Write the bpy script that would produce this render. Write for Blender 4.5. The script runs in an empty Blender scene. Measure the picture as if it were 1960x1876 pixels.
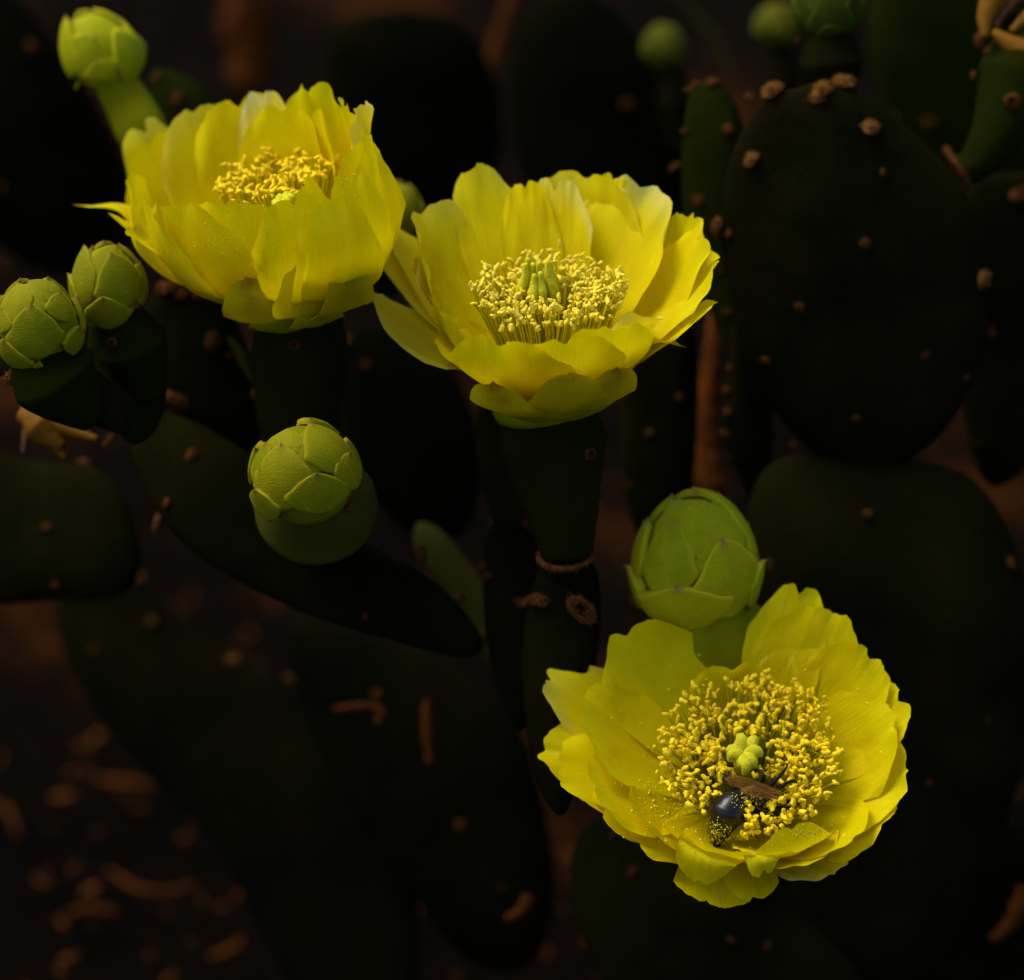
import bpy, math, random
import numpy as np
from mathutils import Vector, Matrix, Quaternion
from mathutils.bvhtree import BVHTree
rng = random.Random(7)
SC = bpy.context.scene
COL = SC.collection

# ------------------------------------------------------------------ camera, light, exposure
D = 6400.0            # distance of the focal plane in units of 0.125 mm
S = 0.000125
PITCH = math.radians(30)
cam = bpy.data.cameras.new('camera'); camo = bpy.data.objects.new('camera', cam); COL.objects.link(camo)
camo.rotation_euler = (math.pi/2 - PITCH, 0, 0)
camo.location = (0, -D*S*math.cos(PITCH), 0.25 + D*S*math.sin(PITCH))
cam.lens = 36*D/1960; cam.sensor_width = 36; cam.sensor_fit = 'HORIZONTAL'
cam.clip_start = 0.05; cam.clip_end = 600
cam.dof.use_dof = True; cam.dof.focus_distance = (D-30)*S; cam.dof.aperture_fstop = 6.3
SC.camera = camo
CAM = Matrix.Translation(camo.location) @ camo.rotation_euler.to_matrix().to_4x4()
CAMN = np.array(CAM)

SUN_ELEV, SUN_AZ = math.radians(62), math.radians(-72)     # azimuth from +Y, negative = left of frame
w = bpy.data.worlds.new('World'); SC.world = w; w.use_nodes = True
nt = w.node_tree; nt.nodes.clear()
sky = nt.nodes.new('ShaderNodeTexSky'); sky.sky_type = 'NISHITA'; sky.sun_disc = False
sky.sun_elevation = SUN_ELEV; sky.sun_rotation = SUN_AZ
sky.dust_density = 3.0; sky.ozone_density = 1.0
bg = nt.nodes.new('ShaderNodeBackground'); bg.inputs[1].default_value = 0.13
wo = nt.nodes.new('ShaderNodeOutputWorld')
nt.links.new(sky.outputs[0], bg.inputs[0]); nt.links.new(bg.outputs[0], wo.inputs[0])
sl = bpy.data.lights.new('sun', 'SUN'); sl.energy = 1.9; sl.angle = math.radians(28); sl.color = (1, 0.95, 0.86)
so = bpy.data.objects.new('sun', sl); COL.objects.link(so)
sd = Vector((math.sin(SUN_AZ)*math.cos(SUN_ELEV), math.cos(SUN_AZ)*math.cos(SUN_ELEV), math.sin(SUN_ELEV)))
so.rotation_euler = (-sd).to_track_quat('-Z', 'Y').to_euler(); so.location = (-.3, 0, 1.2)
SC.view_settings.view_transform = 'Standard'; SC.view_settings.look = 'None'
SC.view_settings.exposure = 0.35; SC.view_settings.gamma = 1.0; SC.view_settings.use_curve_mapping = False
SC.cycles.max_bounces = 8; SC.cycles.transmission_bounces = 6; SC.cycles.transparent_max_bounces = 8
SC.cycles.use_denoising = True

# ------------------------------------------------------------------ coordinates
def W(p):
    """camera-aligned working units (x right, y up, z toward the camera, 0 = focal plane) -> world"""
    p = np.atleast_2d(np.asarray(p, float))
    q = np.stack([p[:, 0]*S, p[:, 1]*S, -(D-p[:, 2])*S, np.ones(len(p))], 1)
    return (q @ CAMN.T)[:, :3]
def dirW(v): return Vector(CAMN[:3, :3] @ np.asarray(v, float)).normalized()
def P(x, y, z=0.0):
    k = (D-z)/D
    return np.array([(x-980)*k, (938-y)*k, z])
def ray(x, y):
    o = np.array([0, 0, D]); d = P(x, y, 0)-o
    return o, d/np.linalg.norm(d)
def hit_plane(x, y, c, n):
    o, d = ray(x, y); return o + d*(np.dot(c-o, n)/np.dot(d, n))
UPW = np.array([0, math.cos(PITCH), math.sin(PITCH)])   # world up in working axes
GC = P(980, 938, 0) - UPW*(0.25/S)
def G(x, y, h=0.0): return hit_plane(x, y, GC + UPW*h, UPW)
def nrm(v): v = np.asarray(v, float); return v/np.linalg.norm(v)

# ------------------------------------------------------------------ object helpers
def props(o, label=None, cat=None, group=None, kind=None):
    if label: o['label'] = label
    if cat: o['category'] = cat
    if group: o['group'] = group
    if kind: o['kind'] = kind
    return o
class T: pass
def thing(name, label, cat, at, group=None):
    o = bpy.data.objects.new(name, None); COL.objects.link(o)
    o.empty_display_size = 0.01
    o.location = Vector(W(at)[0]); props(o, label, cat, group)
    t = T(); t.o = o; t.loc = np.array(o.location); return t
def mesh(name, verts, faces, mat, uv=None, col=None, smooth=True, world=None):
    me = bpy.data.meshes.new(name)
    me.from_pydata([tuple(v) for v in verts], [], faces)
    if smooth: me.polygons.foreach_set('use_smooth', [True]*len(me.polygons))
    mats = mat if isinstance(mat, (list, tuple)) else [mat]
    for m in mats: me.materials.append(m)
    if uv is not None:
        ul = me.uv_layers.new(name='UVMap'); li = np.zeros(len(me.loops), int); me.loops.foreach_get('vertex_index', li)
        ul.data.foreach_set('uv', np.asarray(uv, float)[li].ravel())
    if col is not None:
        ca = me.color_attributes.new('mask', 'FLOAT_COLOR', 'POINT')
        c4 = np.ones((len(verts), 4)); c4[:, :3] = col; ca.data.foreach_set('color', c4.ravel())
    me.update(); return me
def part(t, name, verts, faces, mat, uv=None, col=None, parent=None, kind=None, smooth=True, label=None):
    v = W(verts) - t.loc
    me = mesh(name, v, faces, mat, uv, col, smooth)
    o = bpy.data.objects.new(name, me); COL.objects.link(o)
    o.parent = parent or t.o
    props(o, label=label, kind=kind); return o
def place(t, name, me, pos, zdir, xdir=None, scale=1.0, spin=0.0, parent=None):
    """shared mesh (built in working units, +Z up) put at pos with its Z along zdir"""
    o = bpy.data.objects.new(name, me); COL.objects.link(o); o.parent = parent or t.o
    z = dirW(zdir); q = z.to_track_quat('Z', 'Y') @ Quaternion((0, 0, 1), spin)
    o.rotation_mode = 'QUATERNION'; o.rotation_quaternion = q
    o.location = Vector(W(pos)[0] - t.loc)
    o.scale = (scale,)*3 if np.isscalar(scale) else scale
    return o
def grid_faces(n, m, off=0, wrap=False):
    f = []
    for i in range(n-1):
        for j in range(m-1 if not wrap else m):
            a = off+i*m+j; b = off+i*m+(j+1) % m
            f.append((a, b, b+m, a+m))
    return f
def crom(pts, n, closed=False):
    pts = [np.asarray(p, float) for p in pts]; k = len(pts); out = []
    if closed:
        for i in range(k):
            p0, p1, p2, p3 = pts[i-1], pts[i], pts[(i+1) % k], pts[(i+2) % k]
            for s in np.linspace(0, 1, 12, endpoint=False):
                out.append(.5*((2*p1)+(-p0+p2)*s+(2*p0-5*p1+4*p2-p3)*s*s+(-p0+3*p1-3*p2+p3)*s**3))
        out.append(out[0])
    else:
        q = [2*pts[0]-pts[1]]+pts+[2*pts[-1]-pts[-2]]
        for i in range(1, k):
            p0, p1, p2, p3 = q[i-1], q[i], q[i+1], q[i+2]
            for s in np.linspace(0, 1, 14, endpoint=False):
                out.append(.5*((2*p1)+(-p0+p2)*s+(2*p0-5*p1+4*p2-p3)*s*s+(-p0+3*p1-3*p2+p3)*s**3))
        out.append(pts[-1])
    out = np.array(out); L = np.concatenate([[0], np.cumsum(np.linalg.norm(np.diff(out, axis=0), axis=1))])
    t = np.linspace(0, L[-1], n+(1 if closed else 0))
    r = np.stack([np.interp(t, L, out[:, k]) for k in range(out.shape[1])], 1)
    return r[:-1] if closed else r
def wave(seed, u, v=0.0, octs=3):
    r = random.Random(seed); s = 0
    for k in range(octs):
        a = 2.0**k
        s = s + np.sin(u*a*r.uniform(.8, 1.3)*3.1+v*a*r.uniform(.5, 1.2)*2.3+r.uniform(0, 6.3))*np.cos(v*a*r.uniform(.6, 1.2)*2.7-u*a*r.uniform(.2, .9)*1.7+r.uniform(0, 6.3))/a
    return s
def tube(path, radii, n=20, ring=16, bump=0.0, seed=0, cap=True):
    c = crom(path, n); rr = np.interp(np.linspace(0, 1, n), np.linspace(0, 1, len(radii)), radii)
    if len(radii) > 2:
        rr = crom([(i/(len(radii)-1), r) for i, r in enumerate(radii)], n)[:, 1]
    tg = np.gradient(c, axis=0); tg /= np.linalg.norm(tg, axis=1)[:, None]
    up = np.array([0.13, .2, 1.0]); vs = []
    prev = nrm(np.cross(tg[0], up))
    for i in range(n):
        a = prev-tg[i]*np.dot(prev, tg[i]); a = nrm(a); prev = a; b = np.cross(tg[i], a)
        for j in range(ring):
            th = 2*math.pi*j/ring
            r = rr[i]*(1+bump*float(wave(seed, math.cos(th)*2, math.sin(th)*2+i*.35)))
            vs.append(c[i]+r*(a*math.cos(th)+b*math.sin(th)))
    f = grid_faces(n, ring, 0, True)
    if cap:
        vs.append(c[0]); vs.append(c[-1]); k = len(vs)
        f += [(k-2, (j+1) % ring, j) for j in range(ring)]
        f += [(k-1, (n-1)*ring+j, (n-1)*ring+(j+1) % ring) for j in range(ring)]
    uv = [(j/ring, i/(n-1)) for i in range(n) for j in range(ring)]+([(0, 0), (0, 1)] if cap else [])
    return np.array(vs), f, uv

# ------------------------------------------------------------------ materials
class N:
    def __init__(s, name):
        s.m = bpy.data.materials.new(name); s.m.use_nodes = True; s.t = s.m.node_tree; s.t.nodes.clear()
        s.out = s.n('ShaderNodeOutputMaterial')
    def n(s, typ, **k):
        x = s.t.nodes.new(typ)
        for a, b in k.items(): setattr(x, a, b)
        return x
    def l(s, a, b): s.t.links.new(a, b)
    def val(s, sock, v):
        if hasattr(v, 'is_linked') or hasattr(v, 'links'): s.l(v, sock)
        else: sock.default_value = v
    def mix(s, f, a, b, typ='MIX'):
        x = s.n('ShaderNodeMix', data_type='RGBA', blend_type=typ)
        s.val(x.inputs[0], f); s.val(x.inputs[6], a); s.val(x.inputs[7], b); return x.outputs[2]
    def math(s, op, a, b=0.0, clamp=False):
        x = s.n('ShaderNodeMath', operation=op, use_clamp=clamp); s.val(x.inputs[0], a); s.val(x.inputs[1], b); return x.outputs[0]
    def ramp(s, v, stops):
        x = s.n('ShaderNodeValToRGB'); e = x.color_ramp.elements
        while len(e) < len(stops): e.new(0.5)
        for k, (p, c) in enumerate(stops): e[k].position = p; e[k].color = (*c, 1) if len(c) == 3 else c
        s.val(x.inputs[0], v); return x.outputs[0]
    def noise(s, vec, scale, detail=4, rough=.55, out=0):
        x = s.n('ShaderNodeTexNoise'); x.inputs['Scale'].default_value = scale; x.inputs['Detail'].default_value = detail
        x.inputs['Roughness'].default_value = rough
        if vec is not None: s.l(vec, x.inputs['Vector'])
        return x.outputs[out]
    def coords(s, k='Object'): return s.n('ShaderNodeTexCoord').outputs[k]
    def mapping(s, vec, scale):
        x = s.n('ShaderNodeMapping'); s.l(vec, x.inputs[0]); x.inputs['Scale'].default_value = scale; return x.outputs[0]
    def bump(s, h, strength, dist):
        x = s.n('ShaderNodeBump'); x.inputs['Strength'].default_value = strength; x.inputs['Distance'].default_value = dist
        s.l(h, x.inputs['Height']); return x.outputs[0]
def c4(r, g, b): return (r, g, b, 1)
def principled(k, base, rough=.6, spec=.3, normal=None, sss=0, metal=0, coat=0):
    p = k.n('ShaderNodeBsdfPrincipled'); k.val(p.inputs['Base Color'], base); k.val(p.inputs['Roughness'], rough)
    k.val(p.inputs['Specular IOR Level'], spec); p.inputs['Metallic'].default_value = metal
    p.inputs['Coat Weight'].default_value = coat
    if sss:
        p.inputs['Subsurface Weight'].default_value = sss; p.inputs['Subsurface Scale'].default_value = .0015
        p.inputs['Subsurface Radius'].default_value = (1, .8, .2)
    if normal is not None: k.l(normal, p.inputs['Normal'])
    return p
def mat_petal():
    k = N('petal'); uv = k.coords('UV'); ob = k.coords('Object')
    att = k.n('ShaderNodeAttribute', attribute_name='mask'); sep = k.n('ShaderNodeSeparateColor'); k.l(att.outputs['Color'], sep.inputs[0])
    vein = k.noise(k.mapping(uv, (34, 1.6, 1)), 1.0, 5, .6)
    fine = k.noise(k.mapping(uv, (120, 9, 1)), 1.0, 3, .6)
    blot = k.noise(ob, 90, 3)
    col = k.mix(k.ramp(blot, [(.3, (0, 0, 0)), (.7, (1, 1, 1))]), c4(.84, .68, .001), c4(.92, .80, .002))
    col = k.mix(k.math('MULTIPLY', k.ramp(vein, [(.45, (0, 0, 0)), (.75, (1, 1, 1))]), .18), col, c4(.68, .54, .0))
    speck = k.n('ShaderNodeTexVoronoi'); speck.inputs['Scale'].default_value = 700; k.l(ob, speck.inputs['Vector'])
    sp = k.ramp(speck.outputs['Distance'], [(.06, (1, 1, 1)), (.16, (0, 0, 0))])
    sel = k.ramp(k.noise(ob, 130, 2), [(.56, (0, 0, 0)), (.66, (1, 1, 1))])
    col = k.mix(k.math('MULTIPLY', k.math('MULTIPLY', sp, sel), .6), col, c4(.98, .86, .12))
    g = sep.outputs[0]
    green = k.mix(blot, c4(.22, .27, .004), c4(.36, .38, .006))
    col = k.mix(g, col, green)
    rd = k.math('MULTIPLY', sep.outputs[1], k.ramp(k.noise(ob, 260, 4), [(.3, (.3, .3, .3)), (.6, (1, 1, 1))]))
    col = k.mix(rd, col, c4(.17, .05, .008))
    col = k.mix(k.math('MULTIPLY', sep.outputs[2], k.ramp(k.math('ADD', vein, k.math('MULTIPLY', fine, .4)), [(.4, (.35, .35, .35)), (.8, (1, 1, 1))])), col, c4(.80, .78, .42))
    h = k.math('ADD', k.math('MULTIPLY', vein, .8), k.math('MULTIPLY', fine, .5))
    nm = k.bump(h, .55, .0005)
    p = principled(k, col, .55, .08, nm)
    tr = k.n('ShaderNodeBsdfTranslucent'); k.l(k.mix(.25, col, c4(.9, .85, 0), 'MULTIPLY'), tr.inputs[0]); k.l(nm, tr.inputs['Normal'])
    ms = k.n('ShaderNodeMixShader'); ms.inputs[0].default_value = .42
    k.l(p.outputs[0], ms.inputs[1]); k.l(tr.outputs[0], ms.inputs[2]); k.l(ms.outputs[0], k.out.inputs[0]); return k.m
def mat_simple(name, c1, c2, scale=200, rough=.6, spec=.2, bump=.3, bscale=900, bd=.0003, sss=0, coat=0):
    k = N(name); ob = k.coords('Object')
    col = k.mix(k.ramp(k.noise(ob, scale, 5), [(.32, (0, 0, 0)), (.68, (1, 1, 1))]), c4(*c1), c4(*c2))
    nm = k.bump(k.noise(ob, bscale, 5, .65), bump, bd)
    p = principled(k, col, rough, spec, nm, sss, coat=coat); k.l(p.outputs[0], k.out.inputs[0]); return k.m
def mat_scale(name, c1, c2, edge, tip):
    k = N(name); uv = k.coords('UV'); ob = k.coords('Object')
    att = k.n('ShaderNodeAttribute', attribute_name='mask'); sep = k.n('ShaderNodeSeparateColor'); k.l(att.outputs['Color'], sep.inputs[0])
    col = k.mix(k.ramp(k.noise(ob, 150, 4), [(.3, (0, 0, 0)), (.7, (1, 1, 1))]), c4(*c1), c4(*c2))
    oi = k.n('ShaderNodeObjectInfo')
    col = k.mix(k.math('MULTIPLY', oi.outputs['Random'], .55), col, c4(c2[0]*1.35, c2[1]*1.15, c2[2]))
    wr = k.noise(k.mapping(uv, (3, 22, 1)), 1.6, 4, .6)
    col = k.mix(k.math('MULTIPLY', k.ramp(wr, [(.5, (0, 0, 0)), (.75, (1, 1, 1))]), .25), col, c4(*edge))
    sp = k.n('ShaderNodeTexVoronoi'); sp.inputs['Scale'].default_value = 900; k.l(ob, sp.inputs['Vector'])
    col = k.mix(k.math('MULTIPLY', k.ramp(sp.outputs['Distance'], [(.1, (1, 1, 1)), (.2, (0, 0, 0))]), k.ramp(k.noise(ob, 300, 2), [(.5, (0, 0, 0)), (.62, (.5, .5, .5))])), col, c4(.5, .5, .14))
    col = k.mix(k.math('MULTIPLY', sep.outputs[0], .7), col, c4(*edge))
    col = k.mix(k.math('MULTIPLY', sep.outputs[1], k.ramp(k.noise(ob, 420, 4), [(.3, (.35, .35, .35)), (.6, (1, 1, 1))])), col, c4(*tip))
    nm = k.bump(k.math('ADD', wr, k.math('MULTIPLY', k.noise(ob, 1200, 4), .4)), .4, .0004)
    p = principled(k, col, .6, .05, nm, .12); k.l(p.outputs[0], k.out.inputs[0]); return k.m
def mat_pad(name, c1, c2, c3):
    k = N(name); ob = k.coords('Object')
    col = k.mix(k.ramp(k.noise(ob, 28, 5), [(.35, (0, 0, 0)), (.68, (1, 1, 1))]), c4(*c1), c4(*c2))
    col = k.mix(k.math('MULTIPLY', k.ramp(k.noise(ob, 9, 6, .7), [(.52, (0, 0, 0)), (.72, (1, 1, 1))]), .7), col, c4(*c3))
    sc = k.noise(k.mapping(ob, (60, 60, 260)), 1.0, 6, .75)
    col = k.mix(k.ramp(sc, [(.70, (0, 0, 0)), (.80, (.6, .6, .6))]), col, c4(c3[0]*2.2, c3[1]*1.8, c3[2]*1.4))
    nm = k.bump(k.noise(ob, 260, 7, .75), .9, .0009)
    p = principled(k, col, .75, .008, nm); k.l(p.outputs[0], k.out.inputs[0]); return k.m
M = {}
M['petal'] = mat_petal()
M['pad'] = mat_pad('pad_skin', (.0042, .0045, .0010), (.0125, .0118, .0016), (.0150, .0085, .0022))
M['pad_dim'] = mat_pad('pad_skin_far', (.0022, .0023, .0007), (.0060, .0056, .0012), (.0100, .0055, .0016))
M['pad_green'] = mat_pad('pad_skin_young', (.008, .012, .0008), (.016, .020, .0012), (.012, .009, .0012))
M['tube'] = mat_simple('tube_skin', (.0095, .0105, .0012), (.0150, .0155, .0018), 60, .8, .008, .3, 1400, .0003)  # darkening of the green tube is set in its base colour
M['tube_green'] = mat_simple('tube_skin_bright', (.15, .16, .002), (.21, .21, .003), 120, .75, .02, .3, 1400, .0003, .1)  # bright copy of the green tube skin, brightness set in the colour
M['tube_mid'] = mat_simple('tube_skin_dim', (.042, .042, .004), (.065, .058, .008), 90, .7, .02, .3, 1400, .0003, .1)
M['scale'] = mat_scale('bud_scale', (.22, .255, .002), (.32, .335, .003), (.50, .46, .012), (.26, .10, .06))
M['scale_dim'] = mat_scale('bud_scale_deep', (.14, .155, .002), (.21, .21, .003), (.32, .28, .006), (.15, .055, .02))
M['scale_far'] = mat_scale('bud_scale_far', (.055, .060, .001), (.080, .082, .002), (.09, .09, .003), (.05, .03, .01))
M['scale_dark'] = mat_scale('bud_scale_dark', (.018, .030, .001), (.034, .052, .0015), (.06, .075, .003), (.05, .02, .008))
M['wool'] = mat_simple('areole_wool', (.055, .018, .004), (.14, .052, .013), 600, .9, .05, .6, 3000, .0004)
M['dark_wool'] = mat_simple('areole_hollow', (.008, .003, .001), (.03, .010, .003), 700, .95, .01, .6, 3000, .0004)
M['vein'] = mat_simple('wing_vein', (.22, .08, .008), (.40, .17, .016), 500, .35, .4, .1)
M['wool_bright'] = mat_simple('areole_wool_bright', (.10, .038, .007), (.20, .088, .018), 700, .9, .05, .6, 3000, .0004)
M['anther'] = mat_simple('anther', (.92, .62, .006), (.97, .76, .03), 900, .8, .02, .6, 5000, .0002)
M['anther_pale'] = mat_simple('anther_pale', (.93, .68, .02), (.97, .82, .10), 900, .8, .02, .6, 5000, .0002)
M['filament'] = mat_simple('filament', (.48, .45, .005), (.70, .60, .01), 500, .5, .1, .1)
M['filament_green'] = mat_simple('filament_green', (.48, .48, .004), (.66, .60, .008), 500, .5, .1, .1)
M['stigma'] = mat_simple('stigma', (.58, .54, .012), (.74, .69, .03), 500, .7, .06, .8, 1800, .0006, .2)
M['pollen'] = mat_simple('pollen', (.95, .76, .02), (1, .88, .08), 900, .8, .01, .2)
M['chitin'] = mat_simple('bee_chitin', (.003, .003, .004), (.006, .004, .004), 300, .34, .4, .4, 2500, .0001, coat=.12)
M['hair'] = mat_simple('bee_hair', (.004, .003, .002), (.012, .008, .004), 500, .6, .2, .1)
M['dry'] = mat_simple('dry_leaf', (.036, .009, .0008), (.105, .028, .0018), 60, .8, .05, .5, 500, .0008)
M['dry_orange'] = mat_simple('wilted_petal', (.12, .045, .002), (.24, .10, .004), 90, .6, .1, .5, 700, .0006)
M['dry_brown'] = mat_simple('withered_brown', (.05, .018, .006), (.13, .055, .025), 200, .85, .08, .6, 1500, .0006)
M['olive'] = mat_simple('blurred_stem', (.018, .020, .001), (.034, .034, .0015), 40, .7, .05, .3)
k = N('bee_wing'); uvw = k.coords('UV')
vw = k.n('ShaderNodeTexVoronoi', feature='DISTANCE_TO_EDGE'); vw.inputs['Scale'].default_value = 4.5; k.l(k.mapping(uvw, (1, 2, 1)), vw.inputs['Vector'])
vn = k.ramp(vw.outputs['Distance'], [(.02, (1, 1, 1)), (.07, (0, 0, 0))])
pw = principled(k, k.mix(vn, c4(.95, .48, .04), c4(.30, .10, .01)), .2, .4, k.bump(vn, .5, .0002)); pw.inputs['Coat Weight'].default_value = .4
tp = k.n('ShaderNodeBsdfTransparent'); tp.inputs[0].default_value = c4(.95, .75, .4)
tl = k.n('ShaderNodeBsdfTranslucent'); tl.inputs[0].default_value = c4(.95, .5, .05)
m2 = k.n('ShaderNodeMixShader'); m2.inputs[0].default_value = .3; k.l(pw.outputs[0], m2.inputs[1]); k.l(tl.outputs[0], m2.inputs[2])
mx = k.n('ShaderNodeMixShader'); k.l(k.math('ADD', k.math('MULTIPLY', vn, .4), .16), mx.inputs[0]); k.l(tp.outputs[0], mx.inputs[1]); k.l(m2.outputs[0], mx.inputs[2]); k.l(mx.outputs[0], k.out.inputs[0])
M['wing'] = k.m
k = N('soil'); ob = k.coords('Object')
a = k.ramp(k.noise(ob, 7, 6, .6), [(.42, (.0014, .0010, .0003)), (.54, (.0045, .0022, .0005)), (.66, (.060, .016, .0015))])
b = k.mix(k.ramp(k.noise(ob, 60, 6, .7), [(.4, (.25, .25, .25)), (.7, (1, 1, 1))]), c4(.002, .001, .0003), a)
p = principled(k, b, .95, .02, k.bump(k.noise(ob, 45, 8, .7), .8, .01)); k.l(p.outputs[0], k.out.inputs[0]); M['soil'] = k.m

# ------------------------------------------------------------------ ground
n = 90
gx = np.sign(np.linspace(-1, 1, n))*np.abs(np.linspace(-1, 1, n))**4*250
gy = np.sign(np.linspace(-1, 1, n))*np.abs(np.linspace(-1, 1, n))**4*250 + .6
vs = []
for yy in gy:
    for xx in gx:
        h = .006*float(wave(3, xx*9, yy*9, 4)) if abs(xx) < 3 and abs(yy) < 4 else 0.0
        vs.append((xx, yy, h-.008))
me = mesh('ground', vs, grid_faces(n, n), M['soil'])
go = bpy.data.objects.new('ground', me); COL.objects.link(go); props(go, kind='structure')

# ------------------------------------------------------------------ areoles: shared woolly tuft meshes
def tuft(seed, crater, mat, spikes=150):
    r = random.Random(seed); vs = []; fs = []
    n, m = 7, 16
    for i in range(n):
        t = i/(n-1)
        for j in range(m):
            th = 2*math.pi*j/m
            rr = 11*math.sin(.12+t*1.45)*(1+.18*float(wave(seed, math.cos(th)*1.5, math.sin(th)*1.5)))
            if crater: z = 6*math.sin(math.pi*(1-t)**.6)*1.0 if t < 1 else 0; rr = 3+11*(1-(1-t)**1.3); z = 8*math.sin(math.pi*min(1, .25+.75*t))
            else: z = 9*math.cos(t*1.5)
            rr = rr+.01
            z += r.uniform(-1, 1)
            vs.append((rr*math.cos(th), rr*math.sin(th), z-1.5))
    fs += grid_faces(n, m, 0, True); fs.append(tuple(range(m))[::-1] if crater else tuple(range(m)))
    inner = len(fs)
    for _ in range(spikes):
        th = r.uniform(0, 6.283); q = r.uniform(.1, 1)**.5
        if crater: q = r.uniform(.30, 1.0)
        bx = 12*q*math.cos(th); by = 12*q*math.sin(th); bz = (8*math.sin(math.pi*q) if crater else 8*(1-q*q))
        d = np.array([bx*.10+r.uniform(-.5, .5), by*.10+r.uniform(-.5, .5), 1.0-.5*q]); d = nrm(d)*r.uniform(3, 8)
        a = np.array([bx, by, bz]); e = nrm(np.cross(d, [.3, .5, .8]))*.95; f = nrm(np.cross(d, e))*.95
        k = len(vs); vs += [tuple(a+e), tuple(a-e*.5+f), tuple(a-e*.5-f), tuple(a+d)]
        fs += [(k, k+1, k+3), (k+1, k+2, k+3), (k+2, k, k+3)]
    me = mesh('areole', np.array(vs)*S, fs, [mat, M['dark_wool']])
    if crater:
        for i, p in enumerate(me.polygons):
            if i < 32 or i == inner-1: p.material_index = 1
    return me
TUFT = [tuft(1, False, M['wool']), tuft(2, False, M['wool']), tuft(3, True, M['wool'])]
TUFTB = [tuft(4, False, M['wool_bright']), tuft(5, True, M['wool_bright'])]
def fuzzy_ring(t, c, axis, R, mat, seed, r0=6, squash=1.0, arc=(0, 2*math.pi), parent=None):
    axis = nrm(axis); e1 = nrm(np.cross([0, 0, 1.0] if abs(axis[2]) < .9 else [0, 1, 0], axis)); e2 = np.cross(axis, e1)
    r = random.Random(seed); vs = []; fs = []; n, m = 48, 8
    for i in range(n):
        th = arc[0]+(arc[1]-arc[0])*i/(n-1); d = e1*math.cos(th)+e2*math.sin(th)
        rr = r0*(1+.3*r.uniform(-1, 1))
        for j in range(m):
            ph = 2*math.pi*j/m
            vs.append(c+d*(R+rr*math.cos(ph))+axis*rr*math.sin(ph)*squash)
    fs += grid_faces(n, m, 0, True)
    for _ in range(520):
        th = r.uniform(*arc); d = e1*math.cos(th)+e2*math.sin(th); ph = r.uniform(0, 6.28)
        o = d*math.cos(ph)+axis*math.sin(ph); a = c+d*R+o*r0*.8
        q = nrm(o+np.array([r.uniform(-.5, .5) for _ in range(3)]))*r.uniform(4, 11); e = nrm(np.cross(q, [.3, .5, .8]))*1.1; f = nrm(np.cross(q, e))*1.1
        k = len(vs); vs += [a+e, a-e*.5+f, a-e*.5-f, a+q]; fs += [(k, k+1, k+3), (k+1, k+2, k+3), (k+2, k, k+3)]
    return part(t, 'woolly_ring', np.array(vs), fs, mat, parent=parent)

# ------------------------------------------------------------------ cactus pads
def pad(label, outline, z, thick, normal=(0, 0, 1), mat='pad', areoles=(), center=None, group=None, name='cactus_pad', cat='cactus pad', warp=.012):
    normal = (normal[0], normal[1]-.45, 1); nv = nrm(normal); thick *= 1.3; ol = np.array(outline, float)
    c2 = ol.mean(0) if center is None else np.array(center, float)
    C = P(c2[0], c2[1], z)
    base2 = ol[np.argmax(ol[:, 1])]
    if z < -1000 and mat == 'pad': mat = 'pad_dim'  # far pads take a copy of the skin with background darkness in its colour
    t = thing(name, label, cat, hit_plane(base2[0], base2[1], C, nv), group)
    rim2 = crom([tuple(p) for p in ol], 88, True)
    rim = np.array([hit_plane(x, y, C, nv) for x, y in rim2]); Cc = C
    m = len(rim); rho = [.0, .12, .26, .42, .57, .7, .8, .88, .94, .975, .995]
    def prof(r): return thick*(1-r**2.5)**.5
    seed = int(abs(c2[0])*3+abs(c2[1]))
    vs = []
    for sgn in (1, -1):
        for r in rho:
            for j in range(m):
                p = Cc+(rim[j]-Cc)*r
                und = thick*warp*3*float(wave(seed, p[0]/170, p[1]/170, 2))
                vs.append(p+nv*(sgn*prof(r)+und*(1 if r < .9 else .6)))
    R = len(rho); fs = []
    fr = grid_faces(R, m, 0, True); fs += fr
    fs += [tuple(reversed(f)) for f in grid_faces(R, m, R*m, True)]
    for j in range(m):
        a = (R-1)*m+j; b = (R-1)*m+(j+1) % m; fs.append((a, b, b+R*m, a+R*m))
    
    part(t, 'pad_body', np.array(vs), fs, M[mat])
    t.C, t.nv, t.rim2, t.rim = Cc, nv, rim2, rim
    for a in areoles:
        x, y = a[0], a[1]; sc = a[2] if len(a) > 2 else 1.0; kind = a[3] if len(a) > 3 else rng.randrange(2)
        q = hit_plane(x, y, Cc, nv); d = q-Cc
        ang = np.arctan2(ol_dy(q, Cc, rim, nv)[1], ol_dy(q, Cc, rim, nv)[0])
        ra = rim_radius(q, Cc, rim, nv); rho_ = min(.999, np.linalg.norm(d)/ra)
        h = prof(rho_); pos = hit_plane(x, y, Cc+nv*h, nv) if rho_ < .9 else q+nv*h*.8
        zd = nv*max(.15, (1-rho_**2))+nrm(d)*(rho_**3)*1.0
        me = TUFT[kind] if kind < 3 else TUFTB[kind-3]
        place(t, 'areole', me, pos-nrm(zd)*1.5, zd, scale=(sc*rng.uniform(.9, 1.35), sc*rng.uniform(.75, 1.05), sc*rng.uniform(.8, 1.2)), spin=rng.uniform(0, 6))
    return t
def ol_dy(q, C, rim, nv):
    e1 = nrm(rim[0]-C); e2 = np.cross(nv, e1); d = q-C; return np.dot(d, e1), np.dot(d, e2)
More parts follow.
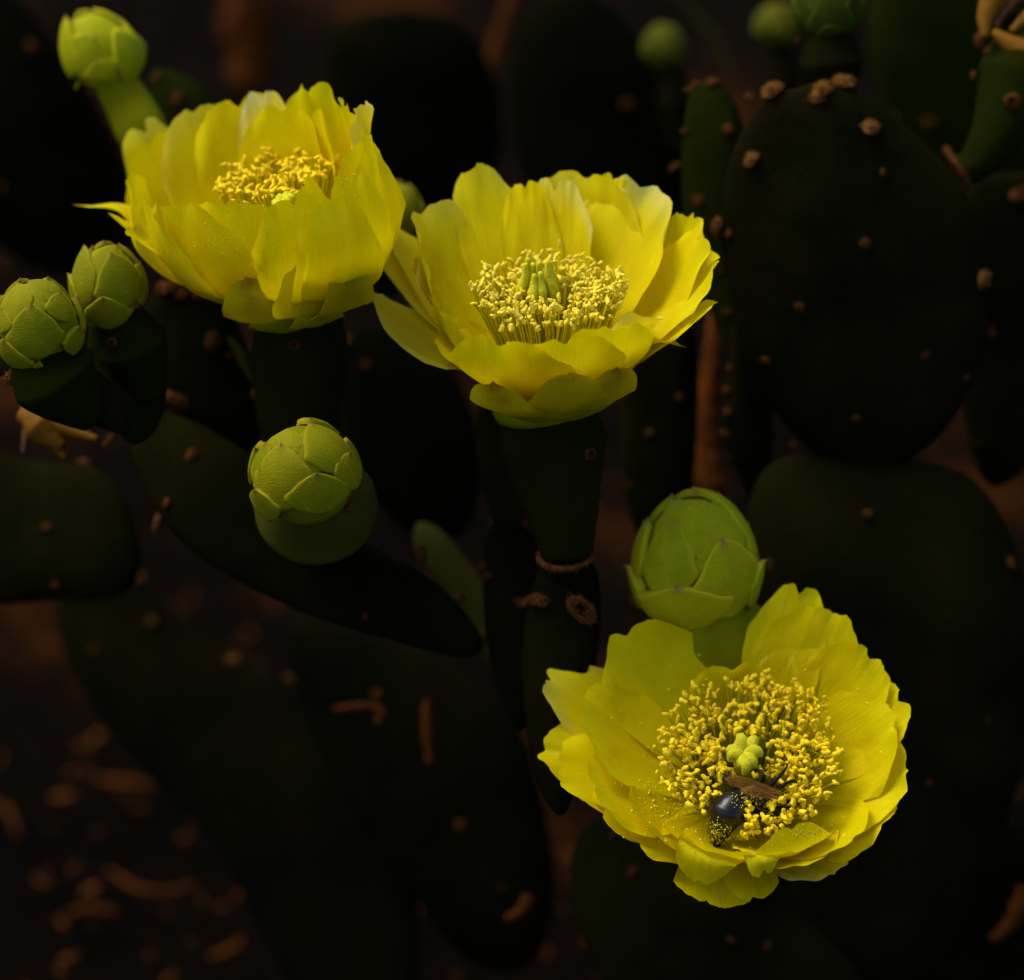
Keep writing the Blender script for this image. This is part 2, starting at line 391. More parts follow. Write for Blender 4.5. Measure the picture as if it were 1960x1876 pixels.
def rim_radius(q, C, rim, nv):
    x, y = ol_dy(q, C, rim, nv); a = math.atan2(y, x); best = None
    e1 = nrm(rim[0]-C); e2 = np.cross(nv, e1)
    rr = rim-C; an = np.arctan2(rr@e2, rr@e1); d = np.abs((an-a+math.pi) % (2*math.pi)-math.pi)
    return np.linalg.norm(rr[np.argmin(d)])

# ------------------------------------------------------------------ flowers
class Flower: pass
def flower(label, base, z, axis, name='cactus_flower'):
    f = Flower(); f.c = P(base[0], base[1], z); f.a = nrm(axis)
    up = np.array([0, 1.0, 0]) if abs(f.a[1]) < .97 else np.array([0, 0, -1.0])
    b = nrm(np.cross(f.a, np.cross(np.array([0, 1.0, -.0001]) if False else np.array([0, .01, -1.0])+0*up, f.a)))
    f.b = b                                    # away from the viewer, across the axis
    f.e = nrm(np.cross(f.b, f.a))              # to the viewer's right
    f.t = thing(name, label, 'cactus flower', f.c); f.n = 0; f.wk = 1.22; f.trees = []; f.pv = []; f.pf = []
    return f
CUP = [(0, 0), (.34, .16), (.72, .50), (1, 1)]
DEEP = [(0, 0), (.44, .15), (.83, .52), (1, 1)]
OPEN = [(0, 0), (.38, .28), (.72, .66), (1, 1)]
FLAT = [(0, 0), (.40, .42), (.74, .80), (1, 1)]
def petal(f, tip, H, Wd, prof=CUP, kap=.9, rt=.27, pw=2.7, notch=.04, ruf=1.0, roll=0.0, tw=.10, tint=0.0, red=0.0, white=0.0,
          r0=46, z0=0.0, base=.42, spur=0.0, lean=0.0, pleat=1.0, n=34, m=33, jag=1.0, wide=.62, foldt=0.0, name='petal', parent=None):
    if tint == 0: Wd *= f.wk
    elif name == 'petal' and tint > .3: notch = 0.0; name = 'tepal'; spur = spur+.03
    f.n += 1; seed = f.n*17+int(tip[0])
    q = hit_plane(tip[0], tip[1], f.c+f.a*H, f.a)-f.c
    x, y = np.dot(q, f.e), np.dot(q, f.b); R = math.hypot(x, y); az = math.atan2(y, x)
    er = f.e*math.cos(az)+f.b*math.sin(az); et = -f.e*math.sin(az)+f.b*math.cos(az)
    mid = np.array([(r0+(R-r0)*a, z0+(H-z0)*b) for a, b in prof]); mid = crom([tuple(p) for p in mid], 80)
    seg = np.linalg.norm(np.diff(mid, axis=0), axis=1); Ln = seg.sum()
    tg = np.gradient(mid, axis=0); tg /= np.linalg.norm(tg, axis=1)[:, None]
    v = np.linspace(0, 1, n)[:, None]; t = np.linspace(-1, 1, m)[None, :]
    at = np.abs(t)
    edge = (1-rt*at**pw) - notch*np.exp(-(t/.10)**2)*(1 if notch > 0 else 0) + spur*np.exp(-(t/.05)**2)
    edge = edge + jag*(.013*wave(seed, t*2.0, 0, 2)+.0035*wave(seed+5, t*11, 0, 3)+.002*wave(seed+15, t*33, 0, 2))
    s = v*edge
    sc = np.clip(s, 0, 1.0); extra = np.clip(s-1, 0, None)*Ln
    ss = np.clip(sc/wide, 0, 1); wd = Wd*(base+(1-base)*(ss*ss*(3-2*ss)))
    wd = wd*(1+jag*.035*wave(seed+9, s*4, np.sign(t)*2, 3)*at)
    lat = t*wd
    idx = sc*79; r = np.interp(idx, np.arange(80), mid[:, 0]); h = np.interp(idx, np.arange(80), mid[:, 1])
    tr = np.interp(idx, np.arange(80), tg[:, 0]); th = np.interp(idx, np.arange(80), tg[:, 1])
    r = r+extra*tr; h = h+extra*th
    nr, nh = th, -tr                      # outward normal in the (r,h) plane
    if abs(kap) < 1e-3: rad = 1e6*np.ones_like(r)
    else: rad = np.maximum(r, Wd*.42)/abs(kap)
    ph = np.clip(lat/rad, -1.9, 1.9); la = rad*np.sin(ph); inw = rad*(1-np.cos(ph))*np.sign(kap)
    roll0 = ruf if tint == 0 else 0.0
    amp = ruf*Wd*.055
    disp = amp*(sc**2)*(.35+.65*at)*wave(seed+2, t*1.5, sc*1.1, 2)
    disp = disp+ruf*Wd*.026*np.clip((v-.70)/.30, 0, 1)**1.5*wave(seed+3, t*3.2, sc*2, 2)
    disp = disp+ruf*Wd*.010*np.clip((v-.55)/.45, 0, 1)*np.clip(at+.2, 0, 1)*wave(seed+4, t*6.5, sc*5, 3)
    disp = disp+roll0*Wd*.10*np.clip((v-.84)/.16, 0, 1)**2*wave(seed+8, t*1.3, 0, 2)
    disp = disp+pleat*Wd*.006*np.cos(t*7+wave(seed+6, t*2, sc)*1.5)*np.sin(math.pi*np.clip(sc*.95, 0, 1))
    disp = disp-pleat*Wd*.035*np.exp(-(t/.16)**2)*sc*(1-sc)*2*-1
    rollv = roll*Wd*(np.clip((at-.62)/.38, 0, 1)**2*.5*sc+np.clip((v-.80)/.20, 0, 1)**2*.5)
    disp = disp+rollv+tw*lat*sc+foldt*Wd*np.clip(t-.45, 0, 1)*sc
    pos = (f.c[None, None, :] + er[None, None, :]*(r+disp*nr-inw*np.abs(nr))[:, :, None]
           + f.a[None, None, :]*(h+disp*nh-inw*nh*1.0+lean*lat)[:, :, None] + et[None, None, :]*la[:, :, None])
    vs = pos.reshape(-1, 3); fs = grid_faces(n, m)
    V = np.broadcast_to(v, (n, m)).reshape(-1); Tt = np.broadcast_to(t, (n, m)).reshape(-1)
    Sc = sc.reshape(-1)
    gcol = np.clip(tint+ .55*np.clip(1-Sc/.28, 0, 1)*(1 if tint > 0 else .35), 0, 1)
    if tint > 0: gcol = np.clip(gcol-.55*tint*np.abs(Tt)**2, 0, 1)
    rcol = np.clip(1.0*red*np.exp(-(Tt/.38)**2)*np.clip((V-.58)/.40, 0, 1)**1.2, 0, 1)
    wcol = white*np.clip((V-.80)/.20, 0, 1)**1.8*(.6+.4*np.sin(Tt*3+seed))
    uv = np.stack([Tt*.5*Wd/110+.5+seed*.37, Sc*Ln/300], 1)
    o = part(f.t, name, vs, fs, M['petal'], uv, np.stack([gcol, rcol, wcol], 1), parent=parent)
    k = sum(len(a) for a in f.pv); f.pv.append(vs); f.pf += [tuple(i+k for i in q) for q in fs]
    return o
def stamen_mesh(seed, L, bend, am, fm):
    big = 1.22 if am is M['anther'] else 1.02*(.8+.4*random.Random(seed*3+1).random())
    r = random.Random(seed)
    path = [(0, 0, 0), (bend*.3, 0, L*.35), (bend*.8, r.uniform(-3, 3), L*.7), (bend, r.uniform(-4, 4), L)]
    v, fc, _ = tube(path, [1.9, 1.7, 1.5, 1.4], 7, 5, cap=False)
    vs = list(v); fs = list(fc); nf = len(fs)
    e = np.array(path[-1]); tilt = nrm([r.uniform(-1, 1), r.uniform(-1, 1), r.uniform(.1, 1.1)])
    s1 = nrm(np.cross(tilt, [.2, .4, .9])); s2 = np.cross(tilt, s1)
    hl = r.uniform(6.5, 10.5)*big; hw = r.uniform(3.4, 4.8)*big; k = len(vs); n, m = 8, 8
    curve = r.uniform(-5, 5); lump = r.uniform(1.3, 2.3); ph0 = r.uniform(0, 6)
    for i in range(n):
        a = -math.pi/2+math.pi*i/(n-1)
        for j in range(m):
            th = 2*math.pi*j/m
            q = hw*(abs(math.cos(a))**.6+.04)*(1+.34*math.sin(i*lump+ph0+th*.7))*(1+.26*r.uniform(-1, 1))*(1-.30*abs(math.sin(th)))
            vs.append(e+tilt*(hl*math.sin(a))+s1*(q*math.cos(th)+curve*(math.sin(a)**2))+s2*q*math.sin(th))
    fs += grid_faces(n, m, k, True)
    me = bpy.data.meshes.new('stamen'); me.from_pydata([tuple(np.array(x)*S) for x in vs], [], fs)
    me.materials.append(fm); me.materials.append(am)
    for i, p in enumerate(me.polygons): p.use_smooth = True; p.material_index = 0 if i < nf else 1
    return me
SM = {}
def stamens(f, count, rho_max, rho_min, hmax, hmin, am='anther', fm='filament', seed=0, skip=None, cx=0, cy=0, clump=0.0, only=None, sm=1.0):
    r = random.Random(seed); placed = 0; tries = 0; limit = 295; bulk = []
    clumps = [(r.uniform(0, 6.28), r.uniform(rho_min, rho_max)) for _ in range(26)]
    while placed < count and tries < count*12:
        tries += 1
        th = r.uniform(0, 2*math.pi); rho = math.sqrt(r.uniform(rho_min**2, rho_max**2))
        if clump and r.random() < clump:
            ct, cr = r.choice(clumps); th = ct+r.gauss(0, .11); rho = min(rho_max*1.04, max(rho_min, cr+r.gauss(0, 11)))
        h = hmax+(hmin-hmax)*(1-rho/rho_max)+r.gauss(0, 12)
        bx = rho*.38+r.uniform(-5, 5)+14
        tip = f.c+f.a*h+f.e*(rho*math.cos(th)+cx)+f.b*(rho*math.sin(th)+cy)
        bs = f.c+f.a*(12+r.uniform(-6, 6))+f.e*bx*math.cos(th)+f.b*bx*math.sin(th)
        if skip and skip(tip): continue
        d = tip-bs; L = np.linalg.norm(d); Lk = int(round(L/14)*14); key = (Lk, r.randrange(6), am, fm)
        if key not in SM: SM[key] = stamen_mesh(Lk*5+key[1], Lk, r.uniform(-12, 12)*0, M[am], M[fm])
        o_ = place(f.t, 'stamen', SM[key], bs, d, spin=r.uniform(0, 6.28), scale=L/Lk)
        if placed >= limit: bulk.append(o_)
        placed += 1
    if bulk:                                   # beyond the nearest ones: one part made of all the rest
        vs = []; fs = []; mi = []
        for o_ in bulk:
            mm = Matrix.LocRotScale(o_.location, o_.rotation_quaternion, o_.scale); k = len(vs)
            vs += [tuple(mm @ v.co) for v in o_.data.vertices]; fs += [tuple(i+k for i in p.vertices) for p in o_.data.polygons]; mi += [p.material_index for p in o_.data.polygons]
            bpy.data.objects.remove(o_)
        me = mesh('stamens_behind', vs, fs, [M[fm], M[am]]); me.polygons.foreach_set('material_index', mi)
        ob_ = bpy.data.objects.new('stamens_behind', me); COL.objects.link(ob_); ob_.parent = f.t.o; props(ob_, kind='stuff')
def pistil(f, top, h, rad, lobes=6, ll=34, lw=11, spread=.55, base_r=9, seed=1, cone=False):
    """style column with a crown of stigma lobes; top = picture point of its head at height h"""
    c = hit_plane(top[0], top[1], f.c+f.a*h, f.a)
    v, fc, uv = tube([f.c+f.a*2, f.c*.5+c*.5, c-f.a*ll*.3], [base_r*1.3, base_r*1.25, base_r], 14, 12)
    st = part(f.t, 'style', v, fc, M['stigma'], uv)
    r = random.Random(seed)
    for i in range(lobes):
        th = 2*math.pi*i/lobes+r.uniform(-.2, .2); d = f.e*math.cos(th)+f.b*math.sin(th); ti = np.cross(f.a, d)
        L = ll*r.uniform(.75, 1.2); th += r.uniform(-.4, .4); rad_ = rad; rad = rad*r.uniform(.8, 1.15)
        if cone:
            p = [c-f.a*L*.5+d*rad*.9, c+f.a*L*.05+d*rad*1.15, c+f.a*L*.65+d*rad*.8, c+f.a*L*1.15+d*rad*.75]
            ra = [lw*.45, lw*1.05, lw*1.1, lw*.5]
        else:
            p = [c-f.a*L*.35+d*rad*.5, c+f.a*L*.25+d*rad*.9, c+f.a*L*.45+d*rad*1.5+ti*r.uniform(-4, 4), c+f.a*L*.05+d*rad*2.0]
            ra = [lw*.6, lw*1.0, lw*1.05, lw*.35]
        rad = rad_; v, fc, uv = tube(p, ra, 18, 14, .11, seed+i)
        part(f.t, 'stigma_lobe', v, fc, M['stigma'], uv, parent=st)
def receptacle(f, pts, radii, mat='tube', areoles=(), ring=None, seed=0):
    v, fc, uv = tube([f.c-f.a*6]+pts, radii, 40, 28, .015, seed)
    o = part(f.t, 'receptacle', v, fc, M[mat], uv)
    # floor of the cup, where the petals and stamens start
    n, m = 8, 28; vs = []
    for i in range(n):
        q = i/(n-1); rr = radii[0]*1.04*q+.5; hh = -14+32*q**2.2
        for j in range(m):
            th = 2*math.pi*j/m; vs.append(f.c+f.a*hh+f.e*rr*math.cos(th)+f.b*rr*math.sin(th))
    part(f.t, 'cup_floor', np.array(vs), grid_faces(n, m, 0, True)+[tuple(range(m))], M['filament_green'])
    tree = BVHTree.FromPolygons([Vector(p) for p in v], fc)
    for (x, y, sc, kd) in areoles:
        oo, dd = ray(x, y); hit = tree.ray_cast(Vector(oo), Vector(dd))
        if hit[0] is None: continue
        nn = np.array(hit[1]); nn = nn if np.dot(nn, dd) < 0 else -nn
        me = TUFT[kd] if kd < 3 else TUFTB[kd-3]
        place(f.t, 'areole', me, np.array(hit[0])-nn, nn, scale=sc, spin=rng.uniform(0, 6), parent=o)
    if ring:
        c, ax, R, r0, arc = ring; fuzzy_ring(f.t, c, ax, R, M['wool'], seed+3, r0, arc=arc)
    return o
def specks(f, name, pts, size, mat, kind='stuff'):
    """little grains lying on the petals where the picture shows them"""
    tree = BVHTree.FromPolygons([Vector(p) for p in np.concatenate(f.pv)], f.pf)
    vs = []; fs = []
    for x, y in pts:
        o, d = ray(x, y); hit = tree.ray_cast(Vector(o), Vector(d))
        if hit[0] is None: continue
        c = np.array(hit[0])-d*.8; s = size*rng.uniform(.45, 1.3); k = len(vs)
        base = [(1, 0, 0), (-1, 0, 0), (0, 1, 0), (0, -1, 0), (0, 0, 1), (0, 0, -1)]
        vs += [c+s*np.array(b)*np.array([rng.uniform(.5, 1.3) for _ in range(3)]) for b in base]
        fs += [(k+a, k+b_, k+c_) for a, b_, c_ in ((0, 2, 4), (2, 1, 4), (1, 3, 4), (3, 0, 4), (2, 0, 5), (1, 2, 5), (3, 1, 5), (0, 3, 5))]
    if vs: part(f.t, name, np.array(vs), fs, mat, kind=kind)

# ---- the middle flower
F = flower('wide open yellow cactus flower in the middle, pale anthers ringing its green stigma', (1052, 730), -150, (-.03, .86, .50))
F2 = F
# back row, inner faces toward the viewer
petal(F, (1062, 337), 322, 62, OPEN, ruf=2.0, white=.8, notch=.08, roll=.1)
petal(F, (812, 398), 300, 112, CUP, tw=-.05, ruf=1.3, white=.25, kap=1.0)
petal(F, (908, 322), 330, 66, OPEN, tw=.25, ruf=1.0, white=.15, kap=1.3, notch=.0)
petal(F, (1004, 345), 318, 48, OPEN, tw=.2, ruf=2.2, kap=.8)
petal(F, (1326, 412), 268, 66, CUP, tw=-.1, ruf=1.5, spur=.05)
petal(F, (1232, 345), 312, 100, OPEN, ruf=1.5, white=.5, tw=-.1)
petal(F, (1118, 328), 322, 118, DEEP, ruf=1.1, tw=.03, white=.1)
petal(F, (1180, 332), 318, 60, CUP, ruf=1.8, tw=-.05)
petal(F, (1376, 492), 222, 78, OPEN, tw=.05, ruf=1.0, kap=.5)
petal(F, (1338, 446), 262, 62, CUP, tw=-.22, ruf=.9, kap=1.0, roll=.05)
petal(F, (1371, 582), 170, 60, OPEN, tw=.2, ruf=.9, kap=.5, rt=.25)
petal(F, (1340, 596), 150, 56, OPEN, tw=.1, ruf=.8, kap=.4, rt=.25, tint=.15, z0=-10)
# left side
petal(F, (800, 452), 288, 78, DEEP, tw=-.3, ruf=1.2, kap=1.0, roll=.05)
petal(F, (735, 425), 215, 74, OPEN, tw=.1, ruf=.9, kap=.8, rt=.62, pw=1.5, spur=.04, notch=0)
petal(F, (692, 447), 205, 52, OPEN, tw=.15, ruf=.8, kap=.8, rt=.62, pw=1.4, spur=.03, notch=0, white=.3)
petal(F, (696, 556), 165, 92, [(0, 0), (.34, .20), (.72, .52), (1, 1)], tw=-.05, ruf=1.0, kap=.8, rt=.60, pw=1.6, spur=.04, notch=0, white=.25)
petal(F, (845, 590), 196, 62, DEEP, tw=-.22, ruf=1.7, kap=1.1, roll=.08)
petal(F, (790, 500), 235, 60, CUP, tw=-.3, ruf=1.4, kap=1.2)
# front, outer faces toward the viewer
petal(F, (1175, 625), 226, 95, DEEP, tw=.12, ruf=1.0, kap=.9)
petal(F, (1235, 602), 205, 74, CUP, tw=.25, ruf=2.0, kap=.9, white=.35)
petal(F, (960, 648), 230, 104, DEEP, tw=-.05, ruf=.9, kap=.9)
petal(F, (1080, 650), 226, 110, DEEP, tw=.05, ruf=.7, kap=1.0, z0=-6)
petal(F, (900, 640), 190, 84, CUP, tw=.15, ruf=1.2, kap=.9, z0=-6)
petal(F, (1020, 728), 118, 66, [(0, 0), (.50, .75), (.86, 1.42), (1, 1)], tw=.2, ruf=1.0, kap=.6, z0=-8, rt=.5, pw=2.0, foldt=.15)
petal(F, (1306, 664), 95, 72, [(0, 0), (.36, .55), (.74, 1.15), (1, 1)], tw=.1, ruf=1.2, kap=.5, rt=.58, pw=1.5, spur=.03, notch=0)
petal(F, (1225, 690), 92, 78, CUP, tw=-.1, ruf=.9, kap=.8, z0=-12)
petal(F, (830, 640), 120, 90, OPEN, tw=.05, ruf=.8, kap=.8, z0=-12, rt=.5)
# short green outer tepals at the foot
petal(F, (1092, 716), 160, 84, DEEP, tw=.05, ruf=.6, kap=1.0, tint=.65, z0=-8, r0=80, base=.5, red=.5, rt=.45)
petal(F, (1180, 705), 150, 76, DEEP, tw=.1, ruf=.7, kap=1.0, tint=.6, z0=-12, r0=80, base=.55, red=.9, rt=.5)
petal(F, (945, 735), 130, 76, DEEP, tw=-.05, ruf=.7, kap=1.0, tint=.75, z0=-16, r0=80, base=.6, red=.9, rt=.4)
petal(F, (1000, 764), 62, 74, DEEP, tw=.05, ruf=.4, kap=1.0, tint=.95, z0=-34, r0=84, base=.7, red=.2, rt=.4)
petal(F, (1120, 760), 62, 74, DEEP, tw=.05, ruf=.4, kap=1.0, tint=.9, z0=-34, r0=84, base=.7, red=.4, rt=.4)
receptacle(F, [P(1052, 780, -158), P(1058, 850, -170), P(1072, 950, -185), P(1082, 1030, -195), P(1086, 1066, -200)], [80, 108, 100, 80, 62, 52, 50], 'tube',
           areoles=[(992, 803, 1.0, 3), (1128, 868, 1.0, 2)], ring=(P(1084, 1062, -198), (-.10, .86, .5), 54, 6, (0, 6.283)), seed=2)
# upper band of one green tube, its brighter tone put into the colour
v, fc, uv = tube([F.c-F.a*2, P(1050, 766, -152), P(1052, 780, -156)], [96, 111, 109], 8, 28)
part(F.t, 'bright_tube_band', v, fc, M['tube_green'], uv)
stamens(F, 520, 150, 44, 208, 186, 'anther_pale', 'filament', 11, cy=-6, clump=.35)
pistil(F, (1032, 562), 190, 31, 9, 58, 9.5, cone=True, base_r=18, seed=4)

# ---- the upper left flower
CUP2, DEEP2 = CUP, DEEP
CUP = [(0, 0), (.52, .14), (.86, .50), (1, 1)]; DEEP = [(0, 0), (.64, .14), (.96, .50), (1, 1)]
F = flower('deep cup shaped yellow cactus flower at the upper left, golden anthers just above its rim', (560, 548), -260, (-.19, .90, .39))
F1 = F; F.wk = 1.30
petal(F, (268, 236), 300, 70, CUP, ruf=1.3, white=.15)
petal(F, (368, 204), 335, 96, CUP, ruf=1.2, tw=.05, white=.2)
petal(F, (450, 184), 345, 92, CUP, ruf=1.1)
petal(F, (498, 172), 350, 50, OPEN, ruf=1.2, white=.9)
petal(F, (700, 196), 345, 82, CUP, ruf=2.2, white=.5)
petal(F, (606, 156), 362, 88, CUP, ruf=1.9, tw=.1)
petal(F, (665, 190), 350, 66, CUP, ruf=2.0, tw=-.1)
petal(F, (540, 200), 340, 90, DEEP, ruf=1.0)
petal(F, (612, 212), 335, 56, DEEP, ruf=.8, tw=-.1)
petal(F, (706, 292), 304, 50, DEEP, ruf=1.5, tw=.1, kap=1.0)
petal(F, (690, 262), 320, 70, DEEP, ruf=1.7, tw=-.2)
petal(F, (284, 262), 292, 92, DEEP, ruf=.9, tw=-.1, kap=1.0)
petal(F, (244, 340), 262, 80, DEEP, ruf=1.6, tw=-.12)
# front
petal(F, (162, 394), 205, 44, [(0, 0), (.50, .25), (.74, .90), (1, 1)], ruf=1.0, rt=.55, pw=1.5, spur=.05, notch=0, kap=.8)
petal(F, (208, 408), 215, 34, OPEN, ruf=1.6, rt=.7, pw=1.3, notch=0, kap=.8, tw=.3)
petal(F, (282, 388), 262, 84, DEEP, ruf=1.3, kap=1.0, tw=.05)
petal(F, (345, 390), 262, 96, DEEP, ruf=1.2, kap=1.0, tw=-.05)
petal(F, (670, 330), 300, 52, DEEP, ruf=1.5, kap=1.0, tw=.15)
petal(F, (634, 372), 285, 60, DEEP, ruf=1.2, kap=1.0, tw=.2)
petal(F, (558, 372), 280, 74, DEEP, ruf=1.6, kap=1.1, tw=.1)
petal(F, (592, 342), 292, 52, DEEP, ruf=.8, kap=1.1, rt=.6, pw=1.7, tw=.05, spur=.02, notch=0)
petal(F, (422, 386), 262, 116, DEEP, ruf=.7, kap=1.0, tw=.08, z0=-8)
petal(F, (616, 402), 248, 62, DEEP, ruf=1.0, kap=1.0, tw=.1, z0=-8)
petal(F, (664, 404), 232, 44, DEEP, ruf=1.2, kap=1.0, tw=.1, z0=-10, tint=.1)
petal(F, (305, 450), 188, 92, CUP, ruf=.8, kap=.9, tw=-.05, z0=-16, tint=.06)
petal(F, (236, 440), 200, 42, OPEN, ruf=1.6, kap=.8, tw=.05, z0=-16, rt=.6)
petal(F, (655, 474), 165, 62, DEEP, ruf=1.4, kap=.9, tw=.15, z0=-24, tint=.45, red=.8, roll=.1, rt=.5)
petal(F, (590, 500), 140, 84, DEEP, ruf=1.0, kap=.9, tw=.1, z0=-24, tint=.35, red=.3)
petal(F, (472, 536), 100, 90, DEEP, ruf=.6, kap=.9, tw=.0, z0=-36, tint=.5, red=.8, r0=58, base=.55, rt=.5)
petal(F, (600, 568), 50, 64, DEEP, ruf=.6, kap=.9, tw=.1, z0=-46, tint=.7, red=.7, r0=58, base=.6, rt=.5)
petal(F, (520, 580), 34, 70, DEEP, ruf=.4, kap=.9, tw=.1, z0=-60, tint=.9, red=.2, r0=56, base=.7, rt=.45)
receptacle(F, [P(570, 590, -272), P(574, 680, -300), P(572, 780, -330), P(580, 880, -360), P(590, 960, -380)], [78, 100, 96, 82, 74, 64, 56], 'tube',
           areoles=[(632, 578, 1.0, 4), (563, 660, .9, 2), (487, 755, .8, 0)], seed=5)
stamens(F, 200, 122, 20, 236, 216, 'anther', 'filament', 5, cx=18, cy=6, clump=.3)
pistil(F, (545, 396), 212, 11, 6, 34, 11, seed=8)

# ---- the lower right flower
CUP, DEEP = CUP2, DEEP2
F = flower('wide yellow cactus flower at the lower right with a black bee among its anthers', (1424, 1520), -150, (-.02, .56, .83))
F3 = F; F.wk = 1.14
petal(F, (1535, 1120), 205, 70, OPEN, ruf=1.2, tw=.05, kap=.7)
petal(F, (1196, 1204), 200, 104, CUP, ruf=.9, tw=.03, kap=.9)
petal(F, (1735, 1335), 165, 82, OPEN, ruf=1.1, kap=.6)
petal(F, (1598, 1172), 215, 104, CUP, ruf=1.0, tw=-.05, kap=.9, spur=.02)
petal(F, (1672, 1250), 200, 90, CUP, ruf=.9, tw=-.05, kap=.8)
petal(F, (1400, 1264), 172, 84, CUP, ruf=1.3, tw=.05, kap=.9, roll=-.06)
petal(F, (1500, 1252), 178, 50, CUP, ruf=2.2, tw=.05, kap=.8, roll=-.1, white=.1)
petal(F, (1716, 1384), 185, 104, CUP, ruf=.8, tw=-.05, kap=.9)
petal(F, (1736, 1478), 150, 110, OPEN, ruf=.7, tw=-.02, kap=.6, spur=.035, notch=0)
petal(F, (1700, 1580), 135, 96, CUP, ruf=.8, kap=.7, tw=0)
petal(F, (1596, 1672), 105, 78, OPEN, ruf=.9, kap=.5, tw=.05, tint=.35, white=.7, z0=-14)
petal(F, (1046, 1290), 140, 76, OPEN, ruf=1.6, kap=.3, tw=-.1, roll=.12, white=.25)
petal(F, (1040, 1425), 115, 78, OPEN, ruf=1.2, kap=.3, tw=.1, roll=.15)
petal(F, (1118, 1350), 195, 96, CUP, ruf=.8, kap=1.0, tw=-.18, roll=.04)
petal(F, (1070, 1462), 150, 90, OPEN, ruf=1.0, kap=.6, tw=-.05, roll=.05)
petal(F, (1130, 1500), 180, 92, CUP, ruf=.5, kap=.9, tw=-.12)
petal(F, (1146, 1550), 125, 84, OPEN, ruf=.5, kap=.6, tw=.0, z0=-8)
petal(F, (1218, 1618), 110, 70, OPEN, ruf=.6, kap=.6, tw=.05, z0=-8)
petal(F, (1350, 1730), 60, 64, OPEN, ruf=.5, kap=.4, tw=.05, z0=-14, rt=.14)
petal(F, (1442, 1722), 62, 46, OPEN, ruf=.7, kap=.5, tw=-.05, z0=-14, rt=.2)
petal(F, (1560, 1646), 150, 78, CUP, ruf=.6, kap=.8, tw=.05)
petal(F, (1475, 1640), 150, 74, CUP, ruf=.7, kap=.8, tw=-.05)
petal(F, (1640, 1600), 170, 84, CUP, ruf=.5, kap=.9, tw=.05)
petal(F, (1240, 1578), 190, 98, DEEP, ruf=.5, kap=1.0, tw=.03)
petal(F, (1345, 1618), 190, 98, DEEP, ruf=.5, kap=1.0, tw=-.03)
petal(F, (1338, 1694), 112, 66, [(0, 0), (.52, .75), (.84, 1.50), (1, 1)], ruf=.9, kap=.6, tw=.15, rt=.45, z0=0)
petal(F, (1462, 1676), 120, 52, [(0, 0), (.52, .6), (.86, 1.22), (1, 1)], ruf=1.6, kap=.4, tw=.25, rt=.6, z0=0)
petal(F, (1520, 1585), 205, 74, [(0, 0), (.72, .2), (1.08, .62), (1, 1)], ruf=.9, kap=1.0, tw=.12, roll=-.08)
receptacle(F, [P(1424, 1560, -200), P(1424, 1590, -260), P(1426, 1640, -380), P(1440, 1700, -560)], [76, 96, 90, 76, 60, 54], 'tube', seed=9)
def bee_clear(p):
    o = np.array([0, 0, D]); k = D/(D-p[2]); x = p[0]*k+980; y = 938-p[1]*k
    if ((x-1390)/40)**2+((y-1572)/56)**2 < 1: return True
    if ((x-1446)/58)**2+((y-1506)/20)**2 < 1: return True
    if ((x-1425)/44)**2+((y-1442)/40)**2 < 1: return True
    if x < 1345 and y > 1555: return True
    return False
stamens(F, 640, 180, 44, 158, 138, 'anther', 'filament_green', 21, skip=bee_clear, cx=0, cy=4, clump=.45)
pistil(F, (1424, 1446), 165, 19, 7, 42, 15, seed=12, base_r=18)
pr = random.Random(5); pts = []
for _ in range(150): pts.append((pr.gauss(1290, 45), pr.gauss(1540, 30)))
for _ in range(90): pts.append((pr.gauss(1400, 45), pr.gauss(1612, 10)))
for _ in range(60): pts.append((pr.gauss(1560, 35), pr.gauss(1590, 14)))
for _ in range(60): pts.append((pr.uniform(1120, 1700), pr.uniform(1250, 1600)))
specks(F3, 'pollen', pts, 2.6, M['pollen'])
pts = [(pr.gauss(960, 90), pr.gauss(600, 25)) for _ in range(70)]+[(pr.gauss(1180, 60), pr.gauss(590, 20)) for _ in range(40)]
specks(F2, 'pollen', pts, 1.2, M['pollen'])
pts = [(pr.gauss(400, 90), pr.gauss(460, 25)) for _ in range(60)]+[(pr.gauss(660, 40), pr.gauss(380, 40)) for _ in range(40)]
specks(F1, 'pollen', pts, 1.2, M['pollen'])

# ------------------------------------------------------------------ the bee
bz = 22
t = thing('bee', 'black shiny bee with amber wings, head down among the anthers of the lower right flower', 'bee', P(1430, 1560, bz))
path = [P(1368, 1622, bz-8), P(1378, 1592, bz+4), P(1388, 1566, bz+12), P(1402, 1542, bz+12), P(1416, 1530, bz+8), P(1440, 1522, bz+2), P(1466, 1524, bz-6), P(1484, 1528, bz-12), P(1498, 1534, bz-18), P(1508, 1540, bz-24)]
rad = [5, 24, 36, 34, 20, 29, 27, 14, 18, 7]
v, fc, uv = tube(path, rad, 54, 30)
c = crom(path, 54)
for i in range(4, 26):                        # grooves between the abdomen segments
    g = 1-.045*(abs((i % 6)-3) < 1)
    v[i*30:(i+1)*30] = c[i]+(v[i*30:(i+1)*30]-c[i])*g
body = part(t, 'body', v, fc, M['chitin'], uv)
btree = BVHTree.FromPolygons([Vector(p) for p in v], fc)
